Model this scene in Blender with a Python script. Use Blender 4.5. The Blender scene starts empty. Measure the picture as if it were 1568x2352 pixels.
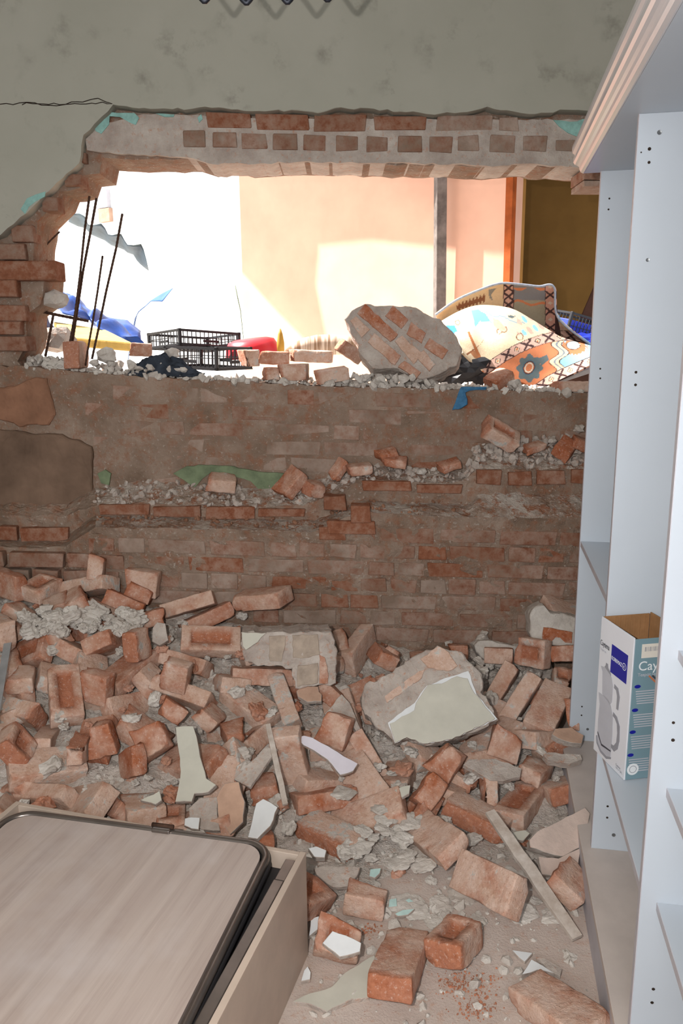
import bpy, bmesh, math, random
import numpy as np
from mathutils import Vector, Matrix, Quaternion, noise

# ---------------------------------------------------------------- camera, sky, sun, lights, exposure
scene = bpy.context.scene
COL = scene.collection
F = 1800.0; PITCH = math.radians(12.1); ROLL = math.radians(0.5); CAMZ = 1.55
cam_d = bpy.data.cameras.new('camera')
cam_d.sensor_fit = 'VERTICAL'; cam_d.sensor_height = 36.0; cam_d.sensor_width = 24.0
cam_d.lens = F / 2352.0 * 36.0
cam_d.clip_start = 0.02
cam = bpy.data.objects.new('camera', cam_d); COL.objects.link(cam)
_c, _s = math.cos(PITCH), math.sin(PITCH)
FW = Vector((0, _c, -_s)); _u0 = Vector((0, _s, _c)); _r0 = Vector((1, 0, 0))
RT = _r0 * math.cos(ROLL) - _u0 * math.sin(ROLL)
UP = _u0 * math.cos(ROLL) + _r0 * math.sin(ROLL)
C0 = Vector((0, 0, CAMZ))
m = Matrix((( RT.x, UP.x, -FW.x, C0.x), (RT.y, UP.y, -FW.y, C0.y), (RT.z, UP.z, -FW.z, C0.z), (0, 0, 0, 1)))
cam.matrix_world = m
scene.camera = cam

SKY_STRENGTH = 2.2; SUN_STRENGTH = 15.0; WINDOW_W = 52.0; FLASH_W = 30.0; EXPOSURE = 0.0
w = bpy.data.worlds.new('world'); scene.world = w; w.use_nodes = True
bg = w.node_tree.nodes['Background']
bg.inputs[0].default_value = (0.86, 0.93, 1.0, 1); bg.inputs[1].default_value = SKY_STRENGTH
sun_d = bpy.data.lights.new('sun', 'SUN'); sun_d.energy = SUN_STRENGTH; sun_d.angle = 0.012; sun_d.color = (1.0, 0.97, 0.93)
sun = bpy.data.objects.new('sun', sun_d); COL.objects.link(sun)
sun.rotation_euler = Vector((0.6, -0.16, -0.78)).to_track_quat('-Z', 'Y').to_euler()
def area(name, loc, target, sx, sy, power, color):
    d = bpy.data.lights.new(name, 'AREA'); d.shape = 'RECTANGLE'; d.size = sx; d.size_y = sy; d.energy = power; d.color = color
    o = bpy.data.objects.new(name, d); COL.objects.link(o); o.location = loc
    o.rotation_euler = (Vector(target) - Vector(loc)).to_track_quat('-Z', 'Y').to_euler()
    return o
area('shop_window_light', (-0.3, -1.5, 2.35), (-0.1, 2.6, 0.45), 3.4, 1.6, WINDOW_W, (0.93, 0.97, 1.0))   # daylight through the shop window behind the camera
area('camera_flash', (-0.17, 0.02, 1.63), (-0.1, 3.0, 0.95), 0.016, 0.012, FLASH_W, (1.0, 0.97, 0.93))          # the flash on the camera
vs = scene.view_settings
vs.view_transform = 'Standard'; vs.look = 'None'; vs.exposure = EXPOSURE; vs.gamma = 1.0; vs.use_curve_mapping = False

cy = scene.cycles
cy.max_bounces = 4; cy.diffuse_bounces = 2; cy.glossy_bounces = 2; cy.transmission_bounces = 1; cy.caustics_reflective = False; cy.caustics_refractive = False

# ---------------------------------------------------------------- helpers
rnd = random.Random(7)
def ray(u, v): return FW + RT * ((u - 784.0) / F) + UP * (-(v - 1176.0) / F)
def atY(u, v, Y): r = ray(u, v); return C0 + r * (Y / r.y)
def atZ(u, v, Z): r = ray(u, v); return C0 + r * ((Z - CAMZ) / r.z)
def on_plane(u, v, P, n): r = ray(u, v); return C0 + r * ((P - C0).dot(n) / r.dot(n))
HW = [(-3, .6), (-1.25, .57), (-.7, .49), (-.35, .42), (.1, .34), (.35, .30), (.6, .31), (.9, .33), (2, .35)]
Y0 = [(-3, 1.5), (-.9, 1.55), (-.2, 1.75), (.1, 1.95), (.5, 2.0), (.8, 1.9), (2, 1.9)]
_hx, _hv = zip(*HW); _yx, _yv = zip(*Y0)
def pile(x, y):
    hw = float(np.interp(x, _hx, _hv)); y0 = float(np.interp(x, _yx, _yv))
    t = min(max((y - y0) / (3.25 - y0), 0), 1)
    return hw * t ** 1.15
def on_pile(u, v, dz=0.0):
    r = ray(u, v); k = 1.2
    while k < 4:
        P = C0 + r * k
        if P.z <= pile(P.x, P.y) + dz or P.y > 3.24: return P
        k += .004
    return P
def Z(reg, pts):
    ox, oy, s = {'R1': (0, 1250, 3.136), 'R2': (400, 1300, 3.136), 'R3': (800, 1350, 2.6133), 'R4': (0, 1500, 3.136), 'R5': (400, 1550, 3.136),
                 'R6': (800, 1650, 2.6133), 'R7': (650, 1850, 2.0907), 'R8': (0, 1800, 2.0907), 'S1': (0, 0, 1.96), 'S2': (768, 0, 1.96), 'S3': (0, 420, 1.96),
                 'S4': (700, 560, 2.24), 'W5': (0, 820, 2.24), 'W6': (600, 900, 1.96)}[reg]
    return [(ox + x / s, oy + y / s) for x, y in pts]
def S(r, g, b):
    f = lambda c: (c / 255 / 12.92) if c / 255 <= .04045 else ((c / 255 + .055) / 1.055) ** 2.4
    return (f(r), f(g), f(b), 1.0)

def tag(o, label=None, cat=None, group=None, kind=None):
    if label: o['label'] = label
    if cat: o['category'] = cat
    if group: o['group'] = group
    if kind: o['kind'] = kind
    return o
def empty(name, loc=(0, 0, 0), rz=0.0):
    o = bpy.data.objects.new(name, None); COL.objects.link(o); o.location = loc; o.rotation_euler = (0, 0, rz); return o
def link(name, me, mat=None, parent=None, loc=None):
    o = bpy.data.objects.new(name, me); COL.objects.link(o)
    if mat is not None and not me.materials: me.materials.append(mat)
    if parent is not None: o.parent = parent
    if loc is not None: o.location = loc
    return o
def world_child(o):          # keep world placement under a parent that has a transform
    p = o.parent
    o.matrix_parent_inverse = (Matrix.Translation(p.location) @ p.rotation_euler.to_matrix().to_4x4()).inverted()
    return o
def mk(name, verts, faces, mat=None, parent=None, smooth=False, loc=None):
    me = bpy.data.meshes.new(name); me.from_pydata([tuple(v) for v in verts], [], faces); me.update()
    if smooth: me.polygons.foreach_set('use_smooth', [True] * len(me.polygons))
    return link(name, me, mat, parent, loc)
def from_bm(name, bm, mat=None, parent=None, smooth=False, loc=None):
    me = bpy.data.meshes.new(name); bm.to_mesh(me); bm.free()
    if smooth: me.polygons.foreach_set('use_smooth', [True] * len(me.polygons))
    return link(name, me, mat, parent, loc)
def add_box(bm, lo, hi, M=None, bevel=0.0):
    vs_ = [bm.verts.new((x, y, z)) for x in (lo[0], hi[0]) for y in (lo[1], hi[1]) for z in (lo[2], hi[2])]
    fs = [(0, 1, 3, 2), (4, 6, 7, 5), (0, 4, 5, 1), (2, 3, 7, 6), (0, 2, 6, 4), (1, 5, 7, 3)]
    fc = [bm.faces.new([vs_[i] for i in f]) for f in fs]
    if bevel:
        es = list({e for f in fc for e in f.edges})
        r = bmesh.ops.bevel(bm, geom=es, offset=bevel, segments=2, affect='EDGES', profile=.5)
        vs_ = list({v for f in r['faces'] for v in f.verts} | {v for v in vs_ if v.is_valid})
    if M is not None:
        for v in vs_: v.co = M @ v.co
    return vs_
def box(name, lo, hi, mat, parent=None, bevel=0.0, M=None):
    bm = bmesh.new(); add_box(bm, lo, hi, M, bevel)
    return from_bm(name, bm, mat, parent)
def add_tube(bm, pts, r, n=8, caps=True, closed=False):
    pts = [Vector(p) for p in pts]; rings = []
    N = len(pts); prev = None
    for i, p in enumerate(pts):
        a = pts[(i - 1) % N] if (i > 0 or closed) else p
        b_ = pts[(i + 1) % N] if (i < N - 1 or closed) else p
        t = (b_ - a).normalized()
        if prev is None:
            x = t.orthogonal().normalized()
        else:
            x = (prev - t * prev.dot(t)); x = x.normalized() if x.length > 1e-6 else t.orthogonal().normalized()
        prev = x; y = t.cross(x)
        rr = r[i] if isinstance(r, (list, tuple)) else r
        rings.append([bm.verts.new(p + (x * math.cos(q) + y * math.sin(q)) * rr) for q in [2 * math.pi * k / n for k in range(n)]])
    M_ = N if closed else N - 1
    for i in range(M_):
        A, B = rings[i], rings[(i + 1) % N]
        if closed and i == N - 1:
            sh = min(range(n), key=lambda q: (A[0].co - B[q].co).length); B = B[sh:] + B[:sh]
        for k in range(n): bm.faces.new((A[k], A[(k + 1) % n], B[(k + 1) % n], B[k]))
    if caps and not closed:
        bm.faces.new(rings[0][::-1]); bm.faces.new(rings[-1])
def tube(name, pts, r, mat, parent=None, n=8):
    bm = bmesh.new(); add_tube(bm, pts, r, n); return from_bm(name, bm, mat, parent, True)
def bar_matrix(A, B, upv=Vector((0, 0, 1))):
    A = Vector(A); B = Vector(B); x = (B - A).normalized(); z = (upv - x * upv.dot(x)).normalized(); y = z.cross(x)
    M = Matrix(((x.x, y.x, z.x, A.x), (x.y, y.y, z.y, A.y), (x.z, y.z, z.z, A.z), (0, 0, 0, 1)))
    return M, (B - A).length
def roughen_poly(poly, step, amp, rg):
    out = []
    n = len(poly)
    for i in range(n):
        (x0, y0), (x1, y1) = poly[i], poly[(i + 1) % n]
        L = math.hypot(x1 - x0, y1 - y0); k = max(1, min(60, int(L / step)))
        for j in range(k):
            t = j / k; a = 0 if j == 0 else amp
            out.append((x0 + (x1 - x0) * t + rg.uniform(-a, a), y0 + (y1 - y0) * t + rg.uniform(-a, a)))
    return out
def prism(name, pts, n, thick, mat, parent=None, cham=0.0, noise_amp=0.0, cuts=0, seed=0, side_mat=None):
    """pts: world points of the front outline, n: outward normal; extruded back by thick"""
    n = Vector(n).normalized(); c = sum(pts, Vector()) / len(pts); bm = bmesh.new()
    front = [bm.verts.new(p + (c - p).normalized() * cham) for p in pts] if cham else [bm.verts.new(p) for p in pts]
    rings = [front]
    if cham: rings.append([bm.verts.new(p - n * cham) for p in pts])
    rings.append([bm.verts.new(p - n * thick) for p in pts])
    k = len(pts)
    f = bm.faces.new(front); f.normal_update()
    flip = f.normal.dot(n) < 0
    bm.faces.new(rings[-1][::-1])
    side = []
    for a, b_ in zip(rings, rings[1:]):
        for i in range(k):
            side.append(bm.faces.new((a[i], b_[i], b_[(i + 1) % k], a[(i + 1) % k])))
    bmesh.ops.recalc_face_normals(bm, faces=bm.faces)
    if side_mat is not None:
        for s_ in side: s_.material_index = 1
    bmesh.ops.triangulate(bm, faces=bm.faces)
    if cuts:
        for _ in range(cuts):
            es = [e for e in bm.edges if e.calc_length() > 0.022]
            if not es: break
            bmesh.ops.subdivide_edges(bm, edges=es, cuts=1)
            bmesh.ops.triangulate(bm, faces=bm.faces)
    if noise_amp:
        off = Vector((seed * 3.1, seed * 1.7, seed))
        for v in bm.verts:
            q = v.co * 22 + off
            v.co += noise.noise_vector(q) * noise_amp + noise.noise_vector(q * 3.1) * noise_amp * .5
    o = from_bm(name, bm, mat, parent)
    if side_mat is not None: o.data.materials.append(side_mat)
    return o
def px_slab(name, poly, P, n, thick, mat, parent=None, step=30, amp=3, cham=.002, seed=1, side_mat=None, noise_amp=0.0, cuts=0):
    rg = random.Random(seed); n = Vector(n).normalized()
    pts = [on_plane(u, v, P, n) for u, v in roughen_poly(poly, step, amp, rg)]
    return prism(name, pts, n, thick, mat, parent, cham, noise_amp, cuts, seed, side_mat)
def centroid(poly): return (sum(p[0] for p in poly) / len(poly), sum(p[1] for p in poly) / len(poly))

# ---------------------------------------------------------------- procedural materials
class NT:
    def __init__(s, name, rough=.85, spec=.3, metal=0.0):
        s.m = bpy.data.materials.new(name); s.m.use_nodes = True; s.t = s.m.node_tree; s.b = s.t.nodes['Principled BSDF']
        s.b.inputs['Roughness'].default_value = rough; s.b.inputs['Specular IOR Level'].default_value = spec; s.b.inputs['Metallic'].default_value = metal
        s.tc = s.t.nodes.new('ShaderNodeTexCoord'); s.geo = s.t.nodes.new('ShaderNodeNewGeometry')
    def L(s, a, b_): s.t.links.new(a, b_)
    def put(s, sock, v):
        if isinstance(v, bpy.types.NodeSocket): s.L(v, sock)
        else: sock.default_value = v
    def noise(s, scale, detail=5, rough=.6, space='o', dist=0.0, stretch=None):
        detail = min(detail, 4)
        n = s.t.nodes.new('ShaderNodeTexNoise'); n.inputs['Scale'].default_value = scale; n.inputs['Detail'].default_value = detail
        n.inputs['Roughness'].default_value = rough; n.inputs['Distortion'].default_value = dist
        src = s.geo.outputs['Position'] if space == 'w' else s.tc.outputs['Object']
        if stretch:
            mp = s.t.nodes.new('ShaderNodeMapping'); mp.inputs['Scale'].default_value = stretch; s.L(src, mp.inputs['Vector']); src = mp.outputs['Vector']
        s.L(src, n.inputs['Vector']); return n.outputs['Fac']
    def offset_noise(s, scale, detail=5, rough=.6):
        """object-space noise shifted by the object's random number, so copies differ"""
        detail = min(detail, 4)
        oi = s.oi(); mu = s.t.nodes.new('ShaderNodeVectorMath'); mu.operation = 'MULTIPLY_ADD'
        cb = s.t.nodes.new('ShaderNodeCombineXYZ')
        for i in range(3): s.L(oi.outputs['Random'], cb.inputs[i])
        s.L(cb.outputs[0], mu.inputs[0]); mu.inputs[1].default_value = (37, 53, 71); s.L(s.tc.outputs['Object'], mu.inputs[2])
        n = s.t.nodes.new('ShaderNodeTexNoise'); n.inputs['Scale'].default_value = scale; n.inputs['Detail'].default_value = detail; n.inputs['Roughness'].default_value = rough
        s.L(mu.outputs[0], n.inputs['Vector']); return n.outputs['Fac']
    def oi(s):
        if not hasattr(s, '_oi'): s._oi = s.t.nodes.new('ShaderNodeObjectInfo')
        return s._oi
    def mix(s, f, a, b_):
        n = s.t.nodes.new('ShaderNodeMix'); n.data_type = 'RGBA'; s.put(n.inputs[0], f); s.put(n.inputs[6], a); s.put(n.inputs[7], b_); return n.outputs[2]
    def mul(s, a, b_, op='MULTIPLY', clamp=False):
        n = s.t.nodes.new('ShaderNodeMath'); n.operation = op; n.use_clamp = clamp; s.put(n.inputs[0], a); s.put(n.inputs[1], b_); return n.outputs[0]
    def step(s, v, lo, hi):
        n = s.t.nodes.new('ShaderNodeMapRange'); n.inputs[1].default_value = lo; n.inputs[2].default_value = hi; n.clamp = True; s.put(n.inputs[0], v); return n.outputs[0]
    def col(s, c): s.put(s.b.inputs['Base Color'], c); return s
    def bump(s, h, strength=.4, dist=.01):
        n = s.t.nodes.new('ShaderNodeBump'); n.inputs['Strength'].default_value = strength; n.inputs['Distance'].default_value = dist
        s.L(h, n.inputs['Height']); s.L(n.outputs[0], s.b.inputs['Normal']); return s
def plain(name, c, rough=.6, spec=.4, metal=0.0, var=.12, scale=20, bump=0.0, space='o'):
    N = NT(name, rough, spec, metal); n = N.noise(scale, 5, .6, space)
    d = tuple(x * (1 - var * 1.6) for x in c[:3]) + (1,); l = tuple(min(1, x * (1 + var)) for x in c[:3]) + (1,)
    N.col(N.mix(N.step(n, .3, .7), d, l))
    if bump: N.bump(N.noise(scale * 4, 6, .6, space), bump, .006)
    return N.m
M = {}
def make_materials():
    # loose bricks: object colour red = dust amount, mesh attribute 'fresh' = newly broken or frog surface
    N = NT('brick_loose', .92, .15); oi = N.oi()
    sep = N.t.nodes.new('ShaderNodeSeparateColor'); N.L(oi.outputs['Color'], sep.inputs[0]); dust = sep.outputs[0]
    at = N.t.nodes.new('ShaderNodeAttribute'); at.attribute_name = 'fresh'; fresh = at.outputs['Fac']
    n1, n2, n3 = N.offset_noise(11, 6, .62), N.offset_noise(48, 5, .65), N.offset_noise(17, 7, .7)
    orange = N.mix(N.step(n2, .3, .72), S(160, 88, 56), S(194, 124, 90))
    orange = N.mix(N.mul(oi.outputs['Random'], .35), orange, S(172, 104, 76))
    dusty = N.mix(N.step(n3, .35, .7), S(206, 168, 146), S(226, 198, 182))
    f = N.mul(N.mul(N.mul(dust, .12, 'ADD'), 1.5), N.mul(N.mul(n1, .5, 'SUBTRACT'), 2.6), 'ADD', True)
    keep = N.mul(1.0, N.mul(fresh, .88), 'SUBTRACT', True)
    f = N.mul(f, keep)
    c = N.mix(f, orange, dusty)
    mp = N.step(N.mul(n3, N.mul(dust, .2), 'ADD'), .72, .78)
    c = N.mix(N.mul(mp, keep), c, N.mix(n2, S(180, 172, 164), S(222, 216, 208)))
    n4 = N.offset_noise(95, 6, .75)
    c = N.mix(N.mul(N.step(n4, .56, .7), .45), c, S(150, 86, 58)); c = N.mix(N.mul(N.step(n4, .44, .32), .5), c, S(232, 214, 202))
    N.col(c); N.bump(N.mul(n2, N.mul(n4, .8), 'ADD'), .8, .006); M['brick'] = N.m
    # bricks still in the wall: smeared with mortar and dirt, object colour red = smear
    N = NT('brick_wall', .93, .12); oi = N.oi(); sep = N.t.nodes.new('ShaderNodeSeparateColor'); N.L(oi.outputs['Color'], sep.inputs[0])
    a, b_, c3 = N.noise(5, 6, .65, 'w'), N.noise(24, 6, .7, 'w'), N.noise(90, 4, .6, 'w')
    br = N.mix(N.step(b_, .3, .7), S(128, 76, 54), S(172, 114, 86)); br = N.mix(N.mul(oi.outputs['Random'], .5), br, S(126, 88, 70))
    sm = N.mul(N.mul(sep.outputs[0], 1.0), N.mul(N.mul(b_, .5, 'SUBTRACT'), 2.2), 'ADD', True)
    N.col(N.mix(sm, br, N.mix(N.step(a, .35, .65), S(136, 115, 100), S(176, 154, 140)))); N.bump(N.mul(b_, N.mul(c3, .5), 'ADD'), .6, .008); M['wbrick'] = N.m
    N = NT('mortar_wall', .95, .1); a, b_, c3 = N.noise(4, 6, .65, 'w'), N.noise(19, 6, .7, 'w'), N.noise(70, 5, .65, 'w')
    c = N.mix(N.step(a, .35, .65), S(128, 106, 90), S(166, 144, 128)); c = N.mix(N.mul(N.step(b_, .48, .66), .8), c, S(150, 104, 80)); c = N.mix(N.step(c3, .58, .72), c, S(186, 172, 160))
    N.col(c); N.bump(N.mul(b_, c3, 'ADD'), .8, .012); M['mortar_wall'] = N.m
    N = NT('mortar_grey', .95, .1); a, b_ = N.noise(9, 6, .7, 'w'), N.noise(45, 6, .7, 'w')
    c = N.mix(N.step(a, .3, .7), S(168, 152, 142), S(206, 194, 184)); c = N.mix(N.step(b_, .55, .72), c, S(188, 146, 124)); N.col(c); N.bump(b_, .8, .01); M['mortar'] = N.m
    N = NT('mortar_ledge', .95, .1); a, b_, c3 = N.noise(6, 6, .7, 'w'), N.noise(22, 6, .7, 'w'), N.noise(80, 5, .7, 'w')
    c = N.mix(N.step(a, .38, .62), S(150, 122, 104), S(196, 182, 170)); c = N.mix(N.step(b_, .5, .62), c, S(160, 112, 88)); c = N.mix(N.step(c3, .56, .7), c, S(214, 206, 198)); N.col(c); N.bump(N.mul(b_, c3, 'ADD'), .9, .014); M['ledge'] = N.m
    N = NT('mortar_pale', .95, .1); a, b_ = N.offset_noise(14, 6, .7), N.offset_noise(60, 6, .7)
    N.col(N.mix(N.step(a, .3, .7), S(190, 178, 168), S(222, 214, 205))); N.bump(b_, .8, .008); M['lump'] = N.m
    N = NT('rubble_dust', .97, .08); a, b_, c3 = N.noise(7, 6, .7, 'w'), N.noise(34, 6, .75, 'w'), N.noise(120, 5, .7, 'w')
    c = N.mix(N.step(a, .35, .65), S(214, 201, 190), S(232, 219, 209)); c = N.mix(N.step(b_, .56, .72), c, S(204, 164, 142)); c = N.mix(N.step(c3, .58, .7), c, S(226, 220, 214))
    N.col(c); N.bump(N.mul(b_, c3, 'ADD'), .9, .012); M['dust'] = N.m
    N = NT('floor_dusty', .9, .15); a, b_, c3 = N.noise(3, 6, .7, 'w'), N.noise(26, 6, .75, 'w'), N.noise(150, 5, .7, 'w')
    c = N.mix(N.step(a, .3, .7), S(196, 176, 164), S(214, 198, 188)); c = N.mix(N.step(b_, .55, .72), c, S(200, 164, 144)); c = N.mix(N.step(c3, .62, .7), c, S(176, 116, 88))
    N.col(c); N.bump(N.mul(b_, c3, 'ADD'), .5, .006); M['floor'] = N.m
    # cream painted plaster of the room
    N = NT('plaster_painted', .8, .2); a, b_, d = N.noise(1.6, 5, .6, 'w'), N.noise(9, 7, .7, 'w'), N.noise(6, 3, .4, 'w')
    c = N.mix(N.step(a, .3, .7), S(168, 165, 152), S(180, 176, 164)); c = N.mix(N.mul(N.mul(N.step(b_, .5, .72), N.step(d, .5, .7)), .75), c, S(110, 106, 95)); N.col(c); N.bump(N.noise(60, 5, .6, 'w'), .12, .004); M['paint'] = N.m
    M['slab_paint'] = plain('plaster_cream_face', S(204, 199, 185), .7, .25, var=.05, scale=14)
    M['slab_white'] = plain('plaster_white_face', S(232, 232, 232), .7, .25, var=.04, scale=14)
    M['lilac'] = plain('plaster_lilac_face', S(222, 214, 222), .7, .25, var=.06, scale=10)
    M['turq'] = plain('turquoise_paint', S(150, 192, 184), .75, .2, var=.15, scale=30, bump=.3)
    M['green'] = plain('green_paint', S(122, 134, 104), .75, .2, var=.2, scale=18, bump=.3)
    M['block_brick'] = plain('mortar_stained_brick', S(182, 164, 148), .95, .1, var=.14, scale=22, bump=.6, space='w')
    M['brick_dust'] = plain('brick_grit', S(190, 128, 100), .95, .1, var=.25, scale=30, space='w')
    M['clay_pale'] = plain('tan_render', S(196, 160, 138), .95, .1, var=.12, scale=14, bump=.5, space='w')
    M['pinkish'] = plain('pink_grey_plaster', S(206, 184, 172), .9, .1, var=.12, scale=12, bump=.5, space='w')
    M['turq_pale'] = plain('pale_turquoise_paint', S(188, 214, 208), .75, .2, var=.08, scale=30)
    M['clay'] = plain('clay_plaster', S(148, 108, 86), .95, .1, var=.22, scale=6, bump=.9, space='w')
    M['clay_dark'] = plain('clay_plaster_dark', S(128, 104, 88), .95, .1, var=.22, scale=5, bump=.9, space='w')
    M['white'] = plain('white_melamine', S(198, 205, 214), .32, .5, var=.015, scale=3)
    M['white_dusty'] = plain('white_melamine_dusty', S(205, 192, 184), .6, .3, var=.06, scale=9)
    M['trim'] = plain('white_gloss_foil', S(212, 208, 210), .22, .55, var=.01, scale=3)
    M['edge'] = plain('edge_banding', S(196, 192, 198), .45, .4, var=.05, scale=20)
    M['board_edge'] = plain('chipboard_edge', S(178, 140, 108), .8, .2, var=.12, scale=60)
    M['screw'] = plain('screw_metal', S(140, 142, 144), .35, .5, .8, var=.1, scale=90)
    M['hole'] = plain('hole_dark', S(58, 48, 42), .9, .1, var=.2, scale=90)
    N = NT('wood_laminate', .42, .4); g = N.noise(7, 6, .6, 'o', .25, (2.2, .12, 1)); g2 = N.noise(30, 5, .7, 'o', .1, (1.6, .06, 1)); d = N.noise(3.5, 6, .7)
    c = N.mix(N.step(g, .3, .7), S(176, 158, 149), S(200, 184, 175)); c = N.mix(N.mul(N.step(g2, .45, .7), .45), c, S(152, 132, 122)); c = N.mix(N.mul(N.step(d, .5, .75), .5), c, S(206, 196, 194))
    N.col(c); M['wood'] = N.m
    M['wood_side'] = plain('tan_laminate', S(202, 182, 166), .5, .35, var=.1, scale=5)
    N = NT('lath_wood', .9, .15); g = N.noise(26, 6, .65); N.col(N.mix(N.step(g, .3, .7), S(176, 158, 144), S(214, 202, 192))); N.bump(g, .4, .004); M['lath'] = N.m
    M['bronze'] = plain('dark_bronze_metal', S(126, 116, 110), .3, .5, .75, var=.15, scale=8)
    M['black_gap'] = plain('dark_plastic', S(46, 44, 46), .55, .4, var=.1, scale=20)
    M['black'] = plain('black_plastic', S(30, 30, 34), .5, .4, var=.15, scale=20)
    M['blue_plastic'] = plain('blue_plastic', S(44, 62, 190), .45, .4, var=.15, scale=20)
    M['tarp'] = plain('blue_tarp', S(26, 70, 150), .5, .4, var=.2, scale=9, bump=.2)
    M['navy'] = plain('navy_tarp', S(26, 34, 84), .6, .3, var=.2, scale=9)
    M['tarp_dull'] = plain('dull_blue_sheet', S(60, 96, 150), .7, .2, var=.1, scale=9)
    M['rag'] = plain('blue_rag', S(74, 122, 160), .9, .1, var=.2, scale=40, bump=.4)
    M['cloth'] = plain('dark_slate_cloth', S(64, 70, 80), .95, .1, var=.3, scale=14, bump=.4)
    M['foam'] = plain('yellow_foam', S(226, 190, 110), .9, .1, var=.1, scale=20, bump=.3)
    M['red'] = plain('red_plastic', S(206, 44, 54), .4, .4, var=.08, scale=10)
    M['ochre_cone'] = plain('ochre_plastic', S(196, 148, 60), .6, .3, var=.1, scale=20)
    M['rust'] = plain('rusty_steel', S(84, 60, 48), .8, .3, .3, var=.35, scale=40, bump=.4)
    M['tin'] = plain('weathered_tin', S(92, 108, 112), .55, .4, .4, var=.25, scale=9)
    M['steel'] = plain('dark_wire', S(52, 54, 62), .45, .5, .6, var=.1, scale=40)
    M['alu'] = plain('grey_aluminium', S(176, 176, 178), .45, .5, .5, var=.12, scale=20)
    M['peach'] = plain('peach_render', S(236, 184, 158), .9, .1, var=.08, scale=2.2, bump=.1, space='w')
    M['orange_paint'] = plain('orange_paint', S(176, 88, 40), .8, .2, var=.2, scale=9)
    M['ochre'] = plain('ochre_render', S(150, 112, 62), .9, .1, var=.12, scale=2.5, space='w')
    M['whitewash'] = plain('white_render', S(236, 234, 230), .9, .1, var=.04, scale=1.5, space='w')
    M['post'] = plain('grey_timber', S(122, 112, 106), .9, .1, var=.25, scale=14, bump=.3)
    M['brown'] = plain('brown_board', S(70, 44, 32), .8, .2, var=.2, scale=8)
    M['glass'] = plain('dark_glass', S(70, 78, 84), .15, .5, var=.05, scale=5)
    M['yard'] = plain('yard_rubble', S(206, 196, 184), .95, .1, var=.22, scale=9, bump=.7, space='w')
    M['card'] = plain('corrugated_card', S(164, 122, 84), .9, .1, var=.1, scale=30)
    M['box_white'] = plain('box_white_print', S(228, 228, 234), .4, .4, var=.01, scale=5)
    M['box_teal'] = plain('box_teal_print', S(124, 152, 162), .45, .4, var=.03, scale=5)
    M['ink_blue'] = plain('blue_ink', S(30, 34, 150), .4, .4, var=.03, scale=5)
    M['ink_white'] = plain('white_ink', S(238, 240, 242), .5, .3, var=.01, scale=5)
    M['ink_grey'] = plain('grey_ink', S(150, 150, 158), .45, .3, var=.06, scale=12)
    M['ink_light'] = plain('light_grey_ink', S(190, 190, 198), .45, .3, var=.04, scale=12)
    M['ink_dark'] = plain('dark_ink', S(70, 70, 78), .45, .3, var=.05, scale=12)
    M['label_cream'] = plain('cream_sticker', S(228, 220, 208), .5, .3, var=.02, scale=12)
    M['ink_orange'] = plain('orange_ink', S(196, 120, 84), .5, .3, var=.02, scale=12)
    N = NT('rug_pile', .97, .08); at = N.t.nodes.new('ShaderNodeAttribute'); at.attribute_name = 'pattern'
    N.col(N.mix(N.mul(N.step(N.noise(70, 5, .7), .35, .75), .22), at.outputs['Color'], S(120, 96, 78))); N.bump(N.noise(260, 4, .7), .5, .004); M['rug'] = N.m
    M['rug_edge'] = plain('rug_grey_binding', S(150, 156, 170), .95, .1, var=.15, scale=60)
    N = NT('striped_fabric', .95, .1); g = N.noise(9, 3, .5, 'o', .1, (6, .4, .4)); N.col(N.mix(N.step(g, .4, .6), S(150, 120, 96), S(226, 206, 188))); M['stripe'] = N.m
make_materials()

# ---------------------------------------------------------------- the room: floor, broken back wall, other walls, ceiling
def structure(o, label=None, cat=None): return tag(o, label, cat, kind='structure')
DS = math.radians(10.4)
SD = Vector((math.sin(DS), math.cos(DS), 0)); SN = Vector((SD.y, -SD.x, 0)); SB = Vector((0.712, 2.011, 0))   # shelf run, its depth direction, foot of the middle upright

fl = box('floor', (-3.4, -2.2, -.1), (2.6, 3.8, 0), M['floor']); structure(fl, 'dusty pale floor littered with mortar crumbs and brick dust', 'floor')

wall = empty('wall_back', (0, 3.5, 0)); structure(wall, 'broken brick wall with a wide ragged hole in it', 'wall')
def wprism(name, poly, Y, thick, mat, step=22, amp=3, noise_amp=0.0, cuts=0, seed=1, cham=0.0):
    rg = random.Random(seed)
    pts = [atY(u, v, Y) for u, v in roughen_poly(poly, step, amp, rg)]
    o = prism(name, pts, (0, -1, 0), thick, mat, wall, cham, noise_amp, cuts, seed); world_child(o); return o
OPEN_TOP = [(1400, 388), (1335, 388), (1200, 378), (1130, 385), (1040, 378), (960, 380), (860, 376), (690, 373), (570, 380), (545, 372), (480, 378), (440, 365), (330, 366),
            (235, 362), (228, 398), (192, 402), (182, 432), (138, 440), (128, 466), (104, 490), (86, 508), (78, 560), (76, 602)]
wprism('core', [(-400, -120), (2000, -120), (2000, 400)] + OPEN_TOP + [(-400, 602)], 3.56, .26, M['mortar_wall'], seed=2)
wprism('lintel_core', [(330, 262), (470, 266), (700, 272), (1000, 274), (1400, 276), (1400, 386), (1335, 386), (1200, 376), (1130, 383), (1040, 376), (860, 374), (690, 371), (570, 378), (480, 376),
        (440, 363), (232, 350), (200, 345), (196, 320), (225, 285)], 3.535, .26, M['mortar'], step=16, amp=3, seed=3)
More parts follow.
